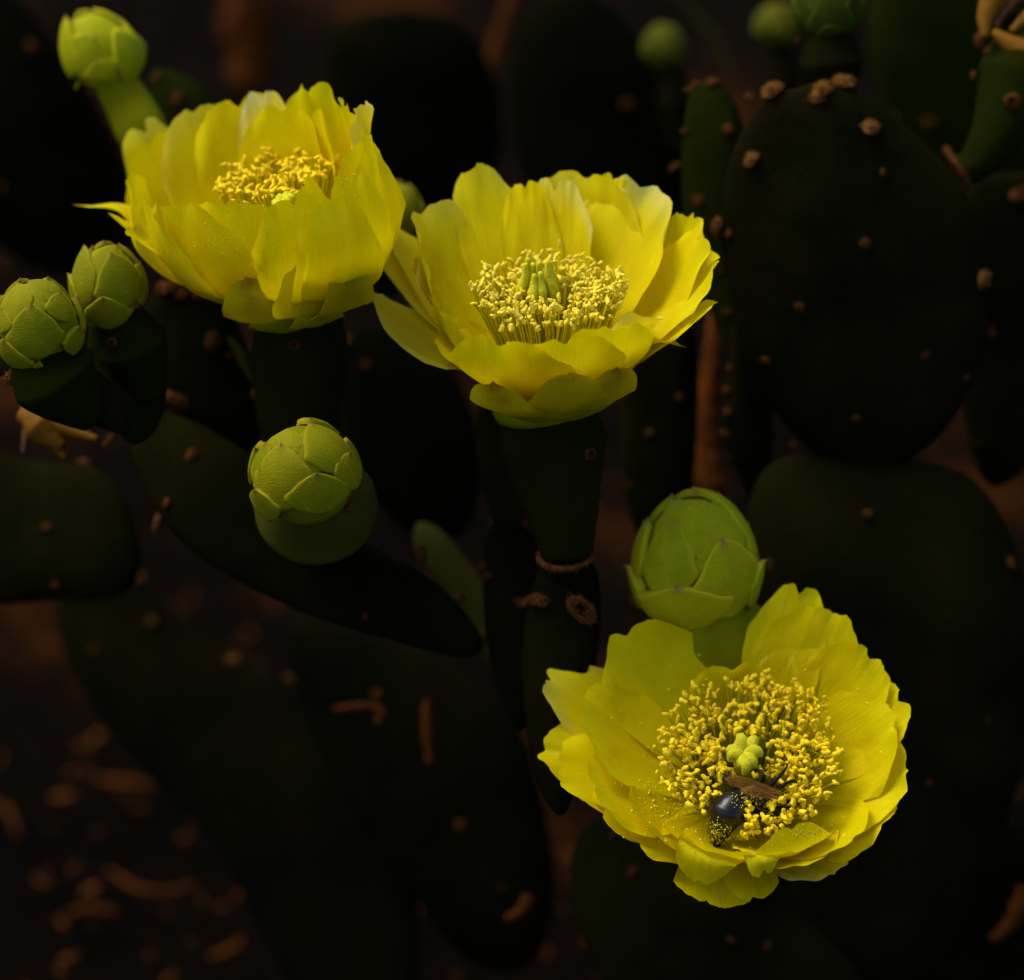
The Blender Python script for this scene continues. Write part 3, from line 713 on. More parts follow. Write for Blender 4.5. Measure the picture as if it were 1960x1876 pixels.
def bristles(cs, spread, cnt, L, seed, mat, name='hair'):
    r = random.Random(seed); vs = []; fs = []
    for _ in range(cnt):
        c0, rr = cs[r.randrange(len(cs))]; d = nrm([r.gauss(0, 1) for _ in range(3)]); a = c0+d*rr; q = nrm(d+np.array([r.uniform(-.5, .5) for _ in range(3)]))*L*r.uniform(.5, 1.2)
        e = nrm(np.cross(q, [.3, .5, .8]))*.5; g = nrm(np.cross(q, e))*.5; k = len(vs)
        vs += [a+e, a-e*.5+g, a-e*.5-g, a+q]; fs += [(k, k+1, k+3), (k+1, k+2, k+3), (k+2, k, k+3)]
    part(t, name, np.array(vs), fs, mat, kind='stuff')
bristles([(path[6], 22), (path[5], 23), (path[8], 14), (path[1], 17), (path[0], 6)], 1, 1500, 12, 3, M['hair'])
pr = random.Random(9); vs = []; fs = []
for _ in range(420):
    x = pr.choice([pr.gauss(1377, 12), pr.gauss(1492, 12), pr.gauss(1365, 6), pr.gauss(1430, 22)]); y = {True: pr.gauss(1596, 12), False: pr.gauss(1530, 10)}[x < 1400]
    o, d = ray(x, y); hit = btree.ray_cast(Vector(o), Vector(d))
    if hit[0] is None: continue
    c0 = np.array(hit[0]); s = pr.uniform(.6, 1.9); k = len(vs)
    vs += [c0+s*np.array(b) for b in [(1, 0, 0), (-1, 0, 0), (0, 1, 0), (0, -1, 0), (0, 0, 1), (0, 0, -1)]]
    fs += [(k+a, k+b_, k+c_) for a, b_, c_ in ((0, 2, 4), (2, 1, 4), (1, 3, 4), (3, 0, 4), (2, 0, 5), (1, 2, 5), (3, 1, 5), (0, 3, 5))]
part(t, 'pollen', np.array(vs), fs, M['pollen'], kind='stuff')
def wing(p0, p1, w_, z_, side):
    n, m = 16, 9; a = np.array(p0); b = np.array(p1); ax = nrm(b-a); up = nrm(np.cross([0, 0, 1.0], ax)); vs = []; uv = []
    for i in range(n):
        s = i/(n-1); c0 = a+(b-a)*s; hw = w_*(.30+1.1*s)*max(0.0, 1-s**5)**.5*1.0+.6
        for j in range(m):
            q = j/(m-1)-.5
            vs.append(c0+up*(hw*2*q)+np.array([0, 0, 5*math.sin(s*3)+1.2*math.sin(j*2.6)*(1-s*.5)+z_])); uv.append((s*2, q))
    wo_ = part(t, 'wing', np.array(vs), grid_faces(n, m), M['wing'], uv)
    g = np.array(vs).reshape(n, m, 3)
    for js in ((8, 8, 8, 8), (8, 7, 7, 6), (8, 6, 5, 4), (7, 5, 3, 2), (6, 3, 1, 0), (5, 2, 0, 0)):
        pts_ = [g[int(a_), b_]+np.array([0, 0, 1.0]) for a_, b_ in zip((0, 5, 10, 15), js)]
        v2, f2, u2 = tube(pts_, [.8, .65, .5, .3], 14, 5); part(t, 'wing_vein', v2, f2, M['vein'], u2, parent=wo_)
wing(P(1496, 1516, bz+20), P(1388, 1490, bz+36), 11, 0, 1)
wing(P(1492, 1526, bz+20), P(1418, 1510, bz+38), 8, 4, 1)
for q in ([(1470, 1512, bz), (1488, 1490, bz+22), (1502, 1474, bz+6), (1508, 1462, bz-16)],
          [(1450, 1508, bz), (1462, 1486, bz+14), (1450, 1474, bz-2), (1440, 1478, bz-24)],
          [(1480, 1516, bz), (1500, 1502, bz+22), (1518, 1494, bz+4), (1526, 1500, bz-16)],
          [(1440, 1545, bz+4), (1462, 1564, bz+8), (1478, 1576, bz-10), (1492, 1580, bz-30)],
          [(1470, 1546, bz-4), (1492, 1560, bz+6), (1510, 1566, bz-14), (1518, 1570, bz-30)],
          [(1414, 1512, bz), (1402, 1498, bz+10), (1392, 1486, bz-6), (1384, 1480, bz-24)]):
    v, fc, uv = tube([P(*a) for a in q], [4, 4.6, 3, 1.6], 14, 8, .12, 3); part(t, 'leg', v, fc, M['hair'], uv)
for q in ([(1506, 1530, bz-10), (1516, 1520, bz), (1528, 1524, bz-8)], [(1508, 1538, bz-12), (1522, 1534, bz-4), (1532, 1542, bz-14)]):
    v, fc, uv = tube([P(*a) for a in q], [1.6, 1.4, 1.2], 8, 6); part(t, 'antenna', v, fc, M['hair'], uv)

# ------------------------------------------------------------------ buds
def bud(label, c, z, axis, rx, ry, scales, stem, stem_r, areoles=(), scm='scale', stm='tube_green', auto=True, egg=.12, name='flower_bud', group=None, ring=None):
    a = nrm(axis); C = P(c[0], c[1], z)
    t = thing(name, label, 'flower bud', P(*stem[-1]), group)
    e = nrm(np.cross(np.cross(a, [1.0, 0, .02]), a)); b = np.cross(a, e)
    def to(u):            # unit sphere direction (e,b,a) -> surface
        u = np.atleast_2d(u); k = 1-egg*u[:, 2:3]
        return C+rx*k*(u[:, 0:1]*e+u[:, 1:2]*b)+ry*u[:, 2:3]*a
    def frm(x, y):
        o, d = ray(x, y); best = None
        Mi = np.stack([e/rx, b/rx, a/ry]); oo = Mi@(o-C); dd = Mi@d
        A = dd@dd; B = 2*oo@dd; Cq = oo@oo-1; disc = B*B-4*A*Cq
        tt = (-B-math.sqrt(disc))/(2*A) if disc > 0 else -B/(2*A)
        return nrm(oo+dd*tt)
    n, m = 22, 28; vs = []
    for i in range(n):
        la = -math.pi/2+math.pi*i/(n-1)
        for j in range(m):
            th = 2*math.pi*j/m; vs.append(to(np.array([math.cos(la)*math.cos(th), math.cos(la)*math.sin(th), math.sin(la)])*1.0)[0])
    col = np.zeros((len(vs), 3)); uv = [(j/m, i/n) for i in range(n) for j in range(m)]
    part(t, 'bud_core', C+(np.array(vs)-C)*.95, grid_faces(n, m, 0, True), M[scm], uv, col)
    def scale_(B3, T3, wd, layer, purple=.8, lift=.0, seed=0):
        n, m = 18, 15; vs = []; cl = []; uv = []
        cz = nrm(np.cross(B3, T3)); ang = math.acos(max(-1, min(1, float(np.dot(B3, T3))))); side = -cz
        def sheet(extra, edge_in):
            for i in range(n):
                s = i/(n-1)
                cen = B3*math.cos(ang*s)+np.cross(cz, B3)*math.sin(ang*s)
                w_ = wd*max(0.0, (1-s**2.0))**.80*(1.05+.22*s)*min(1, (s+.012)/.36)**.5*(1+.03*math.sin(s*19+seed))
                for j in range(m):
                    q = -1+2*j/(m-1); lat = q*w_*1.0
                    u = nrm(cen*math.cos(lat)+side*math.sin(lat))
                    h = .040*(layer+.7)+.034*(1-q*q)*(1-s*.4)+lift*s**3+extra+.006*float(wave(seed, q*2, s*2, 2))
                    h += .035*math.exp(-((s-1)/.05)**2)*math.exp(-(q/.5)**2)
                    if edge_in: h = -.02
                    p = to(u)[0]; vs.append(C+(p-C)*(1+h))
                    eg = max(0, abs(q)-.80)/.20
                    eg = max(eg, max(0, s-.90)/.10*.6)
                    cl.append((eg, purple*math.exp(-((1-s)/.10)**2)*math.exp(-(q*w_/.10)**2), 0)); uv.append((q*wd, s*ang))
        sheet(0, False); sheet(0, True)
        nm = n*m; fs = grid_faces(n, m)
        bd = [(i, i+1) for i in range(m-1)]+[(i*m+m-1, (i+1)*m+m-1) for i in range(n-1)]+[((n-1)*m+i+1, (n-1)*m+i) for i in range(m-1)]+[((i+1)*m, i*m) for i in range(n-1)]
        fs += [(b_, a_, a_+nm, b_+nm) for a_, b_ in bd]
        part(t, 'scale', np.array(vs), fs, M[scm], uv, np.array(cl))
    if auto:
        gold = 2.39996
        cnt = 16
        for i in range(cnt):
            la0 = -.55+1.25*i/cnt; th = i*gold+.4
            def sph(la, th): return np.array([math.cos(la)*math.cos(th), math.cos(la)*math.sin(th), math.sin(la)])
            B3 = sph(la0, th); T3 = sph(min(1.45, la0+.95), th+.02)
            if scales and (to(nrm(B3+T3))[0]-C)[2] > 0: continue
            scale_(B3, T3, .42, 1+.8*(1-i/cnt), seed=i)
    for i, sc in enumerate(scales):
        (bx, by), (tx, ty), wd, layer = sc[:4]; kw = sc[4] if len(sc) > 4 else {}
        scale_(frm(bx, by), frm(tx, ty), wd/rx, layer, seed=i+3, **kw)
    v, fc, uv = tube([C-a*ry*.62]+[P(*q) for q in stem], [stem_r[0]*.62]+stem_r[1:], 34, 26, .012, int(c[0]))
    st = part(t, 'receptacle', v, fc, M[stm], uv)
    tree = BVHTree.FromPolygons([Vector(p) for p in v], fc)
    for (x, y, s_, kd) in areoles:
        o, d = ray(x, y); hit = tree.ray_cast(Vector(o), Vector(d))
        if hit[0] is None:
            hp = P(x, y, z-20); nn = nrm(hp-C); nn[2] = .2
        else: hp = np.array(hit[0]); nn = np.array(hit[1]); nn = nn if np.dot(nn, d) < 0 else -nn
        place(t, 'areole', TUFT[kd] if kd < 3 else TUFTB[kd-3], hp-nn, nn, scale=s_, spin=rng.uniform(0, 6), parent=st)
    return t
def cx3(x, y): return (1143.3+x*.2003, 898.3+y*.2003)
z = -250
bud('large pale green bud with purple scale tips standing just above the lower right flower', (1331, 1072), z, (.0, .86, .50), 114, 138, [
    (cx3(1180, 1150), cx3(905, 330), 62, 0, dict(purple=.1)), (cx3(900, 900), cx3(700, 330), 70, .4, dict(purple=.3)),
    (cx3(1230, 900), cx3(1020, 345), 78, .8, dict(purple=.3)),
    (cx3(1560, 860), cx3(905, 215), 52, 1.3, dict(purple=.2)), (cx3(1560, 1000), cx3(1330, 370), 40, 1.0, {}),
    (cx3(690, 1210), cx3(735, 540), 62, 1.5, dict(purple=.5)), (cx3(390, 1080), cx3(500, 500), 46, 1.2, {}),
    (cx3(1240, 1330), cx3(1170, 700), 82, 2.4, {}),
    (cx3(860, 1430), cx3(790, 1090), 96, 3.4, {}), (cx3(480, 1290), cx3(300, 915), 36, 2.6, dict(lift=.05)),
    (cx3(1440, 1330), cx3(1575, 860), 46, 3.0, dict(lift=.05))],
    [(1338, 1170, z-20), (1352, 1210, z-40), (1374, 1256, z-90), (1392, 1300, z-190)], [110, 120, 120, 104, 66, 44],
    areoles=[(1264, 1192, 1.05, 3), (1213, 1152, 1.0, 3), (1470, 1080, 1.0, 3)])
z = 0
def cd(x, y): return (441+x*.1741, 767.8+y*.1741)
bud('dim green bud seen from above, below the upper left flower, on a broad dark tube', (582, 906), z, (-.08, .45, .88), 98, 110, [
    (cd(1000, 800), cd(700, 420), 50, 0, dict(purple=.1)), (cd(1050, 760), cd(860, 300), 56, .5, dict(purple=.4)),
    (cd(640, 640), cd(720, 330), 44, .3, dict(purple=.2)), (cd(560, 560), cd(640, 320), 56, .8, dict(purple=.2)),
    (cd(1200, 800), cd(870, 265), 60, 1.4, {}), (cd(340, 960), cd(400, 480), 44, 1.2, {}),
    (cd(620, 1180), cd(570, 500), 72, 1.8, {}), (cd(1260, 960), cd(1275, 580), 40, 2.2, {}),
    (cd(980, 1190), cd(945, 810), 66, 2.8, {}), (cd(480, 1240), cd(335, 950), 44, 3.0, dict(lift=.04))],
    [(590, 922, z-60), (600, 946, z-120), (606, 980, z-220), (606, 1040, z-360)], [90, 119, 117, 92, 60, 46],
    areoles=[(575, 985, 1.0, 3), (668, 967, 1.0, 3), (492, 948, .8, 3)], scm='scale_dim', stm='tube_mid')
def ca(x, y): return (x*.4787, y*.4787)
z = -40
bud('round green bud cut by the left edge of the photo', (74, 616), z, (.0, .72, .69), 80, 88, [
    (ca(200, 1250), ca(120, 1130), 50, 0, dict(purple=.1)), (ca(240, 1210), ca(110, 1130), 40, .4, {}),
    (ca(60, 1290), ca(70, 1140), 44, .8, dict(purple=.2)), (ca(250, 1290), ca(240, 1180), 36, 1.6, {}),
    (ca(150, 1420), ca(125, 1230), 58, 1.9, {}), (ca(270, 1400), ca(300, 1300), 32, 2.6, {}),
    (ca(90, 1450), ca(30, 1350), 46, 2.8, {}), (ca(170, 1465), ca(150, 1430), 18, 3.0, {}), (ca(10, 1330), ca(15, 1240), 34, 2.2, {})],
    [(82, 660, z-20), (90, 695, z-30), (120, 740, z-50), (180, 800, z-90)], [76, 88, 82, 56, 40, 34],
    areoles=[(152, 645, .8, 3), (0, 600, .6, 3)], scm='scale_dim', stm='pad_green')
z = -170
bud('ragged green bud with pointed scales touching the left side of the upper left flower', (208, 545), z, (-.05, .86, .5), 68, 82, [
    (ca(400, 1180), ca(470, 990), 50, .4, {}), (ca(540, 1200), ca(560, 1060), 40, .8, {}),
    (ca(350, 1230), ca(335, 985), 52, 1.0, dict(lift=.12)), (ca(500, 1220), ca(445, 1035), 56, 1.6, dict(lift=.10)),
    (ca(320, 1250), ca(295, 1100), 36, 1.8, dict(lift=.12)), (ca(440, 1290), ca(415, 1180), 46, 2.4, dict(lift=.05)),
    (ca(350, 1290), ca(350, 1250), 18, 2.8, {})],
    [(220, 590, z-20), (236, 622, z-30), (262, 680, z-60), (285, 760, z-90)], [62, 70, 58, 48, 40, 34],
    areoles=[(262, 583, .8, 3), (215, 655, .8, 2)], scm='scale_dim', stm='pad_green')
z = -620
bud('blurred yellow green bud leaning left at the top left corner of the photo', (190, 98), z, (-.42, .78, .46), 74, 88, [
    (ca(330, 300), ca(385, 150), 60, 1.0, dict(lift=.05)), (ca(460, 250), ca(540, 185), 56, 1.3, dict(lift=.16)),
    (ca(290, 300), ca(285, 90), 60, 1.4, dict(lift=.12)), (ca(420, 300), ca(385, 240), 40, 2.0, {}), (ca(300, 350), ca(290, 390), 26, 2.0, dict(lift=.1))],
    [(214, 150, z-20), (240, 190, z-20), (266, 240, z-20), (300, 310, z-30), (350, 400, z-40)], [68, 54, 48, 45, 42, 38, 36],
    areoles=[(175, 178, .8, 3)])
z = -560
bud('small green bud peeping out between the two upper yellow flowers', (762, 405), z, (.05, .9, .4), 50, 62, [
    (ca(1500, 900), ca(1590, 790), 30, 1.0, {})], [(752, 440, z-10), (740, 490, z-20), (730, 560, z-40)], [48, 52, 46, 38, 32], scm='scale_dim', stm='pad_green')
z = -520
def top_(x, y): return (x, y)
bud('dark green bud cut by the top edge, standing above the large round pad', (1586, 0), z, (.0, .92, .38), 66, 78, [
    (( 1560, 60), (1545, -40), 40, 1.0, {}), ((1620, 60), (1625, -40), 40, 1.2, {}), ((1590, 70), (1588, -20), 46, 1.7, {}),
    ((1540, 50), (1520, -10), 30, 1.8, dict(lift=.1)), ((1640, 50), (1650, -10), 30, 1.8, dict(lift=.1)), ((1590, 62), (1582, 42), 22, 3.0, dict(lift=.05))],
    [(1588, 60, z-10), (1590, 110, z-20), (1592, 160, z-30), (1592, 210, z-40)], [62, 66, 60, 48, 40, 36],
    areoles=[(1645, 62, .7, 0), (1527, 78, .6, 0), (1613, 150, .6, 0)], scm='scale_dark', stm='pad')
for lab, x, y, z, rx, ry, sx in (('blurred round green bud far behind, above the gap right of the middle flower', 1270, 92, -1700, 38, 46, 1290),
                             ('blurred round green bud far behind, left of the dark bud at the top edge', 1488, 52, -1800, 42, 46, 1500)):
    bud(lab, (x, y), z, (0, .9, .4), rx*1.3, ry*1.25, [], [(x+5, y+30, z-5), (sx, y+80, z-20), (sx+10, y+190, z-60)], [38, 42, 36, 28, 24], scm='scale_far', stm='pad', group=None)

# ------------------------------------------------------------------ pads
big = [(1572, 158), (1640, 172), (1710, 222), (1780, 285), (1838, 350), (1872, 430), (1888, 530), (1886, 640), (1860, 740), (1806, 826), (1730, 884), (1650, 902), (1580, 884),
       (1516, 828), (1460, 750), (1415, 650), (1390, 530), (1380, 430), (1390, 330), (1420, 250), (1470, 185), (1520, 170)]
BP = pad('large round dark pad filling the upper right behind the middle flower', big, -480, 56, (-.06, .10, 1), 'pad',
    [(1479, 174, 1.6, 3), (1574, 170, 2.0, 3), (1560, 186, 1.3, 3), (1616, 158, 1.6, 3), (1665, 243, 1.6, 3), (1438, 304, 1.3, 3), (1656, 466, 1.0), (1374, 434, 1.5, 1), (1396, 440, 1.0, 0),
     (1876, 530, 1.7, 4), (1530, 588, .9), (1468, 690, 1.0), (1772, 682, .9), (1846, 716, .9), (1690, 330, .5), (1640, 800, .8)])
fuzzy_ring(BP, P(1832, 322, -500), (.85, .5, .1), 42, M['wool'], 31, 7)
pad('pad behind the left edge of the large round pad, with a lit green rim', [(1330, 158), (1380, 160), (1420, 240), (1440, 420), (1470, 600), (1480, 740), (1452, 770), (1400, 700), (1350, 560), (1312, 420), (1306, 300), (1316, 200)], -720, 36, (-.45, .1, 1), 'pad_green',
    [(1322, 170, .9), (1334, 160, .7), (1366, 156, 1), (1436, 184, .8), (1320, 245, .9), (1392, 248, .9), (1292, 320, .9), (1338, 382, 1.0), (1395, 600, 1.0), (1380, 520, .8)])
pad('narrow dark pad under the right side of the middle flower', [(1230, 620), (1310, 600), (1335, 700), (1332, 860), (1310, 1000), (1260, 1060), (1210, 1000), (1190, 880), (1195, 740)], -820, 34, (-.2, .1, 1), 'pad',
    [(1300, 760, .8), (1245, 830, .8), (1210, 930, .7)])
pad('narrow dark pad right of the brown strip, with small bristly edge', [(1405, 620), (1450, 680), (1480, 800), (1470, 920), (1440, 960), (1410, 900), (1385, 830), (1392, 720)], -760, 30, (.2, .1, 1), 'pad',
    [(1390, 745, .9), (1392, 790, .8), (1386, 830, .9), (1400, 870, .7), (1395, 700, .7)])
pad('upright pad at the right edge of the photo behind the large round pad', [(1840, 380), (1920, 330), (2010, 360), (2040, 560), (2020, 800), (1960, 900), (1890, 930), (1850, 820), (1830, 600)], -900, 44, (.1, .1, 1), 'pad',
    [(1954, 372, 1.5, 2), (1870, 848, .8), (1900, 640, .8)])
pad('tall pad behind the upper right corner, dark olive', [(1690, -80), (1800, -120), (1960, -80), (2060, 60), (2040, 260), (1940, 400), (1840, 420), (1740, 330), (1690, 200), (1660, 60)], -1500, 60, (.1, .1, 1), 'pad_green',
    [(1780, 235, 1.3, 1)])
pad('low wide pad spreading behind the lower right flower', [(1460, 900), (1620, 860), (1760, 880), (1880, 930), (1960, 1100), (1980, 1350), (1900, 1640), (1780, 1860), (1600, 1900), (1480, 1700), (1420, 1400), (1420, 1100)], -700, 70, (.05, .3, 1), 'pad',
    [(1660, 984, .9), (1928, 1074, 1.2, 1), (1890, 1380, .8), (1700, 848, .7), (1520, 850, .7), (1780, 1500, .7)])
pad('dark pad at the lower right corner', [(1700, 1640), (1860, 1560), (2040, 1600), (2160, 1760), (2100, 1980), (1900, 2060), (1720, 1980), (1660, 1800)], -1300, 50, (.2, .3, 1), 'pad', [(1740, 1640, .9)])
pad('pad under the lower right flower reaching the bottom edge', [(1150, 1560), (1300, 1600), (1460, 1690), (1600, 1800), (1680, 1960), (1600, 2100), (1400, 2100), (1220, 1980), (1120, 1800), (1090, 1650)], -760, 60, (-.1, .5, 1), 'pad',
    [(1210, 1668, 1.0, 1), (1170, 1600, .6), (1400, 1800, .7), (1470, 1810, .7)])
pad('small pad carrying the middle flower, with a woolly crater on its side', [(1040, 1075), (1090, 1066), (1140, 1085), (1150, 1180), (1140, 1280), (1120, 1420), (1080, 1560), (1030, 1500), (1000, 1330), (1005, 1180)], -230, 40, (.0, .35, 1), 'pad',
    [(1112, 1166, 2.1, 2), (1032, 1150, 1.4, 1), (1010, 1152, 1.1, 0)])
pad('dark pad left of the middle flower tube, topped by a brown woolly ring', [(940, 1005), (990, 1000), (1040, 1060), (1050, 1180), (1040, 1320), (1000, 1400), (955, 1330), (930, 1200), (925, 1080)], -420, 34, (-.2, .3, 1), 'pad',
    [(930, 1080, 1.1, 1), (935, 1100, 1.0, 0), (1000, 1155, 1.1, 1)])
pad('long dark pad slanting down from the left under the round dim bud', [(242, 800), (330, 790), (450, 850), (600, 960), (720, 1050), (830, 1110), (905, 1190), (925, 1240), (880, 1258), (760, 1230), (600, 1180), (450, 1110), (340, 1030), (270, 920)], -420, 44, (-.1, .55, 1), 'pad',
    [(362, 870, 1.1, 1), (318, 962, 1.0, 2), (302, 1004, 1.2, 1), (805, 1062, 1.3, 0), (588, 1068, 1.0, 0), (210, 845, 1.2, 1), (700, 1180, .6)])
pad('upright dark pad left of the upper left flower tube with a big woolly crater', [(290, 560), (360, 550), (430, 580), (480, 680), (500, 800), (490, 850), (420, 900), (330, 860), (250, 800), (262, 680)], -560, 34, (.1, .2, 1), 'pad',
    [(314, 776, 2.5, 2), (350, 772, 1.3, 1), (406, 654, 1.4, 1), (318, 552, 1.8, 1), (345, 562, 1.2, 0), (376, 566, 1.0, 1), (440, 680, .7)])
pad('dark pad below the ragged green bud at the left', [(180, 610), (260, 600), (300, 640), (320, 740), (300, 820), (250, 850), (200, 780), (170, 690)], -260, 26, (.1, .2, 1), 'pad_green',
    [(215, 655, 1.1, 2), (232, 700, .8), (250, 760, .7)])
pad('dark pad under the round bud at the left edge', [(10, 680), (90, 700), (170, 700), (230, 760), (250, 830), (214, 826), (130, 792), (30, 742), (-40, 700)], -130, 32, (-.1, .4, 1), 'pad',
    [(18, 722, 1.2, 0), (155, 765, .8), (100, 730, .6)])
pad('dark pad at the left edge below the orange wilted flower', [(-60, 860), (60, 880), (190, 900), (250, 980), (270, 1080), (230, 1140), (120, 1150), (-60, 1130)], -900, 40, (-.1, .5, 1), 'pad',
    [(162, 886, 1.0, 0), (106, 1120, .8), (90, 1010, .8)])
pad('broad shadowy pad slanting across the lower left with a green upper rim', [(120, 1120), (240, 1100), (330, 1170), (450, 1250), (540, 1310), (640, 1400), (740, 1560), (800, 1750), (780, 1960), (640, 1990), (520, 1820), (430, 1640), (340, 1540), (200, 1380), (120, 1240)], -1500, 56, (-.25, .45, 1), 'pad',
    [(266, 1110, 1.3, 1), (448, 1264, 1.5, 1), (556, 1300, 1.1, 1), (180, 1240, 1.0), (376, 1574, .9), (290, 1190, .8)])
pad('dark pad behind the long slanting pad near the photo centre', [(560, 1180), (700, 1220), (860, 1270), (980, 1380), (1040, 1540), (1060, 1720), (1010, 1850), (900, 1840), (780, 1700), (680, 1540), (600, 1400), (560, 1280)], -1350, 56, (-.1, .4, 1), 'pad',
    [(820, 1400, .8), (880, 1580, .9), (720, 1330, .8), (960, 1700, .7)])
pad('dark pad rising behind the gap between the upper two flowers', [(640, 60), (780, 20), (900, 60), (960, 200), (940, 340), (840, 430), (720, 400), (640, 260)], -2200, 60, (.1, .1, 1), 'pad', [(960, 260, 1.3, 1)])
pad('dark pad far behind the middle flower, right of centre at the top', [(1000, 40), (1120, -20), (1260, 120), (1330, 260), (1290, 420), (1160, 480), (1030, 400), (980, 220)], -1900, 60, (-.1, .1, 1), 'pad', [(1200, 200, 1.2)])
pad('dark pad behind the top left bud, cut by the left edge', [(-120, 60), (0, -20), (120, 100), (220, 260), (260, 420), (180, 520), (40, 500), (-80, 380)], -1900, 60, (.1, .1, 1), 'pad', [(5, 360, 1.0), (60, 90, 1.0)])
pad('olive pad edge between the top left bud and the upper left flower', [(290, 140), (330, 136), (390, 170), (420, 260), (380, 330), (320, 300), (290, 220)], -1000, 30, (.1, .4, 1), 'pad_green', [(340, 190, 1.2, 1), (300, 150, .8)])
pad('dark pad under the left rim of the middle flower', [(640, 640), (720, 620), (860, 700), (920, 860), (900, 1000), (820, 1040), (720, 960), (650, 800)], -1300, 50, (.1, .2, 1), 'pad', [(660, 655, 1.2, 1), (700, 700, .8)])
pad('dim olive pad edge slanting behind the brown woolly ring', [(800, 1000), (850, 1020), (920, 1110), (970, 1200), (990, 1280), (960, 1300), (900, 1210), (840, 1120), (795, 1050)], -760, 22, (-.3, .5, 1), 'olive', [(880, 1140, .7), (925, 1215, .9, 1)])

# second, bare tube left of the middle flower
t = thing('cactus_fruit', 'slim dark fruit standing on a brown ring left of the middle flower tube', 'cactus fruit', P(975, 1002, -420))
v, fc, uv = tube([P(945, 770, -400), P(950, 830, -405), P(958, 900, -410), P(968, 960, -415), P(974, 998, -420)], [34, 46, 46, 42, 36, 34], 30, 22, .01, 3)
part(t, 'fruit_body', v, fc, M['tube'], uv); fuzzy_ring(t, P(974, 1000, -420), (-.15, .86, .5), 36, M['wool'], 8, 5)
o, d = ray(916, 782); place(t, 'areole', TUFT[1], P(918, 782, -395), (-.8, 0, .5), scale=1.1)

# curved fruit with a wilted flower at the upper right
z = -520
t = thing('wilting_flower', 'curved green fruit topped by a closed orange wilted flower in the upper right corner', 'wilted flower', P(1836, 330, z))
v, fc, uv = tube([P(1834, 326, z), P(1868, 312, z+10), P(1912, 250, z+14), P(1945, 170, z+10), P(1965, 90, z+4), P(1972, 40, z)], [30, 52, 62, 72, 86, 84, 60], 40, 28, .015, 4)
fb = part(t, 'fruit_body', v, fc, M['pad_green'], uv)
tree = BVHTree.FromPolygons([Vector(p) for p in v], fc)
for (x, y, s_, kd) in [(1937, 194, 1.3, 2), (1878, 78, 1.4, 1), (1890, 100, .8, 0), (1864, 146, .8, 1)]:
    o, d = ray(x, y); hit = tree.ray_cast(Vector(o), Vector(d)); hp = np.array(hit[0]) if hit[0] else P(x, y, z); nn = np.array(hit[1]) if hit[0] else np.array([-1, 0, .2]); nn = nn if nn[2] > 0 else -nn
    place(t, 'areole', TUFT[kd], hp-nn, nn, scale=s_, parent=fb)
for p, rr, mt in (([(1886, 72), (1888, 30), (1915, -20), (1950, -40)], [8, 26, 30, 16], 'dry_orange'), ([(1900, 60), (1940, 88), (1985, 100), (2020, 80)], [8, 26, 30, 14], 'dry_orange'),
                  ([(1905, 52), (1925, 20), (1950, -10), (1970, -40)], [6, 12, 16, 10], 'dry_brown'), ([(1935, 60), (1960, 40), (1990, 20), (2010, 0)], [6, 18, 22, 12], 'dry_orange')):
    v, fc, uv = tube([P(a_, b_, z+66-(k_*6)) for k_, (a_, b_) in enumerate(p)], rr, 24, 18, .05, int(p[0][0])); part(t, 'withered_petal', v, fc, M[mt], uv)

# wilted orange flower at the left edge
z = -420
t = thing('wilted_flower', 'blurred orange wilted flower hanging at the left edge under the round bud', 'wilted flower', P(184, 840, z))
for p, rr, mt in (([(40, 790), (60, 800), (90, 830), (120, 856)], [18, 34, 32, 12], 'dry_orange'), ([(70, 800), (110, 816), (150, 830), (186, 840)], [22, 24, 16, 6], 'dry_orange'),
                  ([(52, 770), (54, 800), (48, 840), (44, 868)], [5, 9, 8, 4], 'dry_brown'), ([(112, 800), (116, 822), (124, 850)], [5, 9, 5], 'dry_brown'), ([(80, 830), (112, 860), (124, 876)], [14, 15, 5], 'dry_orange')):
    v, fc, uv = tube([P(a_, b_, z+k_*3) for k_, (a_, b_) in enumerate(p)], rr, 20, 14, .06, int(p[0][0])); part(t, 'withered_petal', v, fc, M[mt], uv)

# ------------------------------------------------------------------ added brown shapes in place of soil behind, and dry litter on the soil
def dry(label, pts, rr, z=None, mat='dry', name='soil_standin', cat='dead branch', flat=.5, group=None):
    pp = [P(x, y, z+k*6) for k, (x, y) in enumerate(pts)] if z is not None else [G(x, y, rr[min(k, len(rr)-1)]*.6) for k, (x, y) in enumerate(pts)]
    t = thing(name, label, cat, pp[-1], group)
    v, fc, uv = tube(pp, rr, 34, 16, .24 if mat == 'dry' else .1, int(pts[0][0]))
    part(t, 'tube_body', v, fc, M[mat], uv); return t
dry('upright rusty brown soil stand-in between the pads right of the middle flower', [(1368, 600), (1362, 700), (1352, 800), (1358, 900), (1380, 1000)], [14, 26, 28, 34, 30, 30], -1000)  # added tube, coloured like the soil glimpsed between the pads
dry('blurred brown soil stand-in at the top, above the gap between the upper flowers', [(985, -30), (968, 40), (945, 110), (935, 190)], [16, 22, 20, 12], -2600)
dry('blurred reddish soil stand-in at the top left above the upper left flower', [(470, -60), (472, 30), (478, 110), (470, 170)], [60, 78, 80, 50], -3200, 'dry_dim' if 'dry_dim' in M else 'dry')
dry('blurred short brown soil stand-in above the right side of the upper left flower', [(660, 20), (690, 80), (710, 130), (716, 160)], [18, 28, 24, 12], -3000)
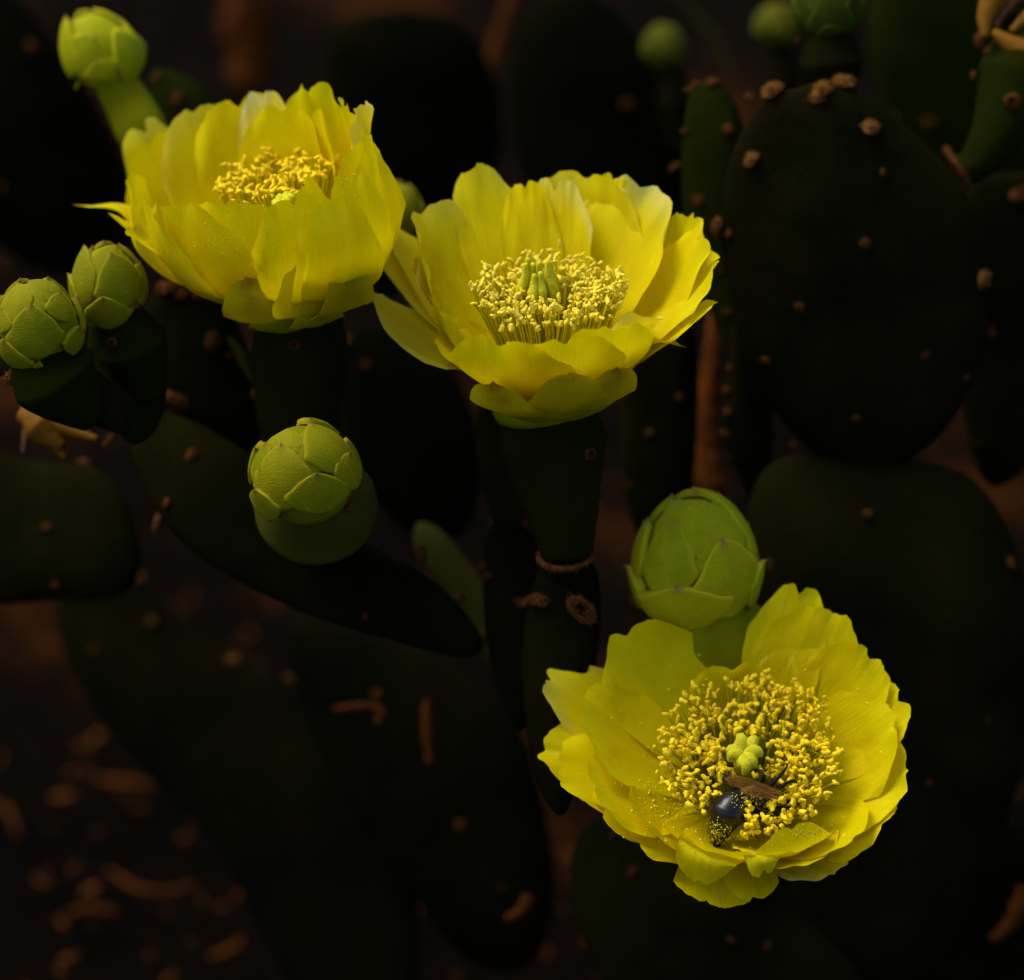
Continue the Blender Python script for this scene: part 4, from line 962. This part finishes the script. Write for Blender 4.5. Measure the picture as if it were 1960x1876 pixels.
for k_, (lab, pts, rr) in enumerate((
    ('thin curled dry stalk on the soil at the lower left, nearest the left edge', [(12, 1540), (24, 1570), (34, 1600)], [5, 8, 4]),
    ('short bright dry stalk on the soil in the lower left corner', [(66, 1678), (84, 1692), (100, 1688)], [3, 7, 5]),
    ('long curved dry stalk on the soil right of the short bright one', [(210, 1668), (262, 1700), (320, 1708), (372, 1692)], [6, 10, 10, 6]),
    ('dry stalk lying below the long curved one at the lower left', [(130, 1752), (170, 1738), (222, 1746)], [8, 9, 6]),
    ('pale dry stalk on the soil above the lower left stalks', [(190, 1494), (240, 1500), (290, 1506)], [10, 14, 10]),
    ('dull dry stalk low on the left of the bottom edge', [(400, 1832), (440, 1820), (462, 1800)], [8, 12, 8]))):
    dry(lab, pts, rr, name='dry_stalk', cat='dry stalk')
dry('dim brown hooked stalk behind the dark pads below the round dim bud', [(640, 1358), (700, 1352), (730, 1362), (722, 1386)], [6, 9, 9, 7], -1150+170, name='dry_stalk', cat='dry stalk')
dry('dim upright yellow brown stalk left of the lower right flower', [(818, 1340), (816, 1380), (820, 1430), (822, 1460)], [7, 12, 8, 9], -1150+200, name='dry_stalk', cat='dry stalk')
dry('dim orange brown stalk left of the bottom of the lower right flower', [(970, 1760), (1000, 1740), (1014, 1716)], [8, 14, 12], -900, name='dry_stalk', cat='dry stalk')
dry('dim orange brown stalk at the lower right edge of the photo', [(1900, 1800), (1940, 1760), (1960, 1700)], [10, 18, 14], -1050, name='dry_stalk', cat='dry stalk')
for lab, pts, rr, z in (('long thin olive shoot running down behind the large round pad, nearest to it', [(1668, 60), (1684, 110), (1702, 170), (1722, 260)], [5, 9, 9, 4], -1500),
                     ('broad blurred olive shoot right of the thin one in the upper right', [(1800, -60), (1822, 60), (1850, 180), (1862, 290)], [16, 20, 20, 14], -2300),
                     ('blurred olive shoot cut by the top edge, left of the broad one', [(1745, -60), (1738, 30), (1752, 110), (1770, 160)], [12, 16, 12, 10], -2300),
                     ('blurred olive shoot crossing low in the upper right background', [(1700, 200), (1750, 170), (1800, 180), (1850, 250)], [9, 12, 12, 9], -2300),
                     ('faint olive shoot slanting at the top beside the two far blurred buds', [(1290, -20), (1340, 40), (1380, 90), (1400, 150)], [8, 8, 7, 5], -2600),
                     ('pale blurred green shoot just left of the upper left flower tube', [(430, 640), (455, 670), (470, 700), (486, 730)], [6, 11, 11, 7], -520)):
    dry(lab, pts, rr, z, 'olive', 'green_shoot', 'shoot')
# loose litter on the soil: uncountable
vs = []; fs = []; r = random.Random(77)
for _ in range(900):
    p = G(r.uniform(-300, 2260), r.uniform(-250, 2100), r.uniform(0, 14)); L = r.uniform(10, 42); a_ = r.uniform(0, 6.28)
    ex = np.array([1.0, 0, 0]); ey = np.cross(UPW, ex); u = ex*math.cos(a_)+ey*math.sin(a_); w_ = np.cross(UPW, u)
    k = len(vs); wd = L*r.uniform(.12, .4)
    vs += [p-u*L, p-u*L*.2+w_*wd+UPW*L*.2, p+u*L+UPW*L*r.uniform(-.1, .4), p-u*L*.2-w_*wd+UPW*L*.05, p+UPW*L*.3]
    fs += [(k, k+1, k+4), (k+1, k+2, k+4), (k+2, k+3, k+4), (k+3, k, k+4)]
me = mesh('leaf_litter', W(np.array(vs)), fs, M['dry'])
lo = bpy.data.objects.new('leaf_litter', me); COL.objects.link(lo)
props(lo, 'dry brown leaf litter scattered on the dark soil', 'leaf litter', kind='stuff')
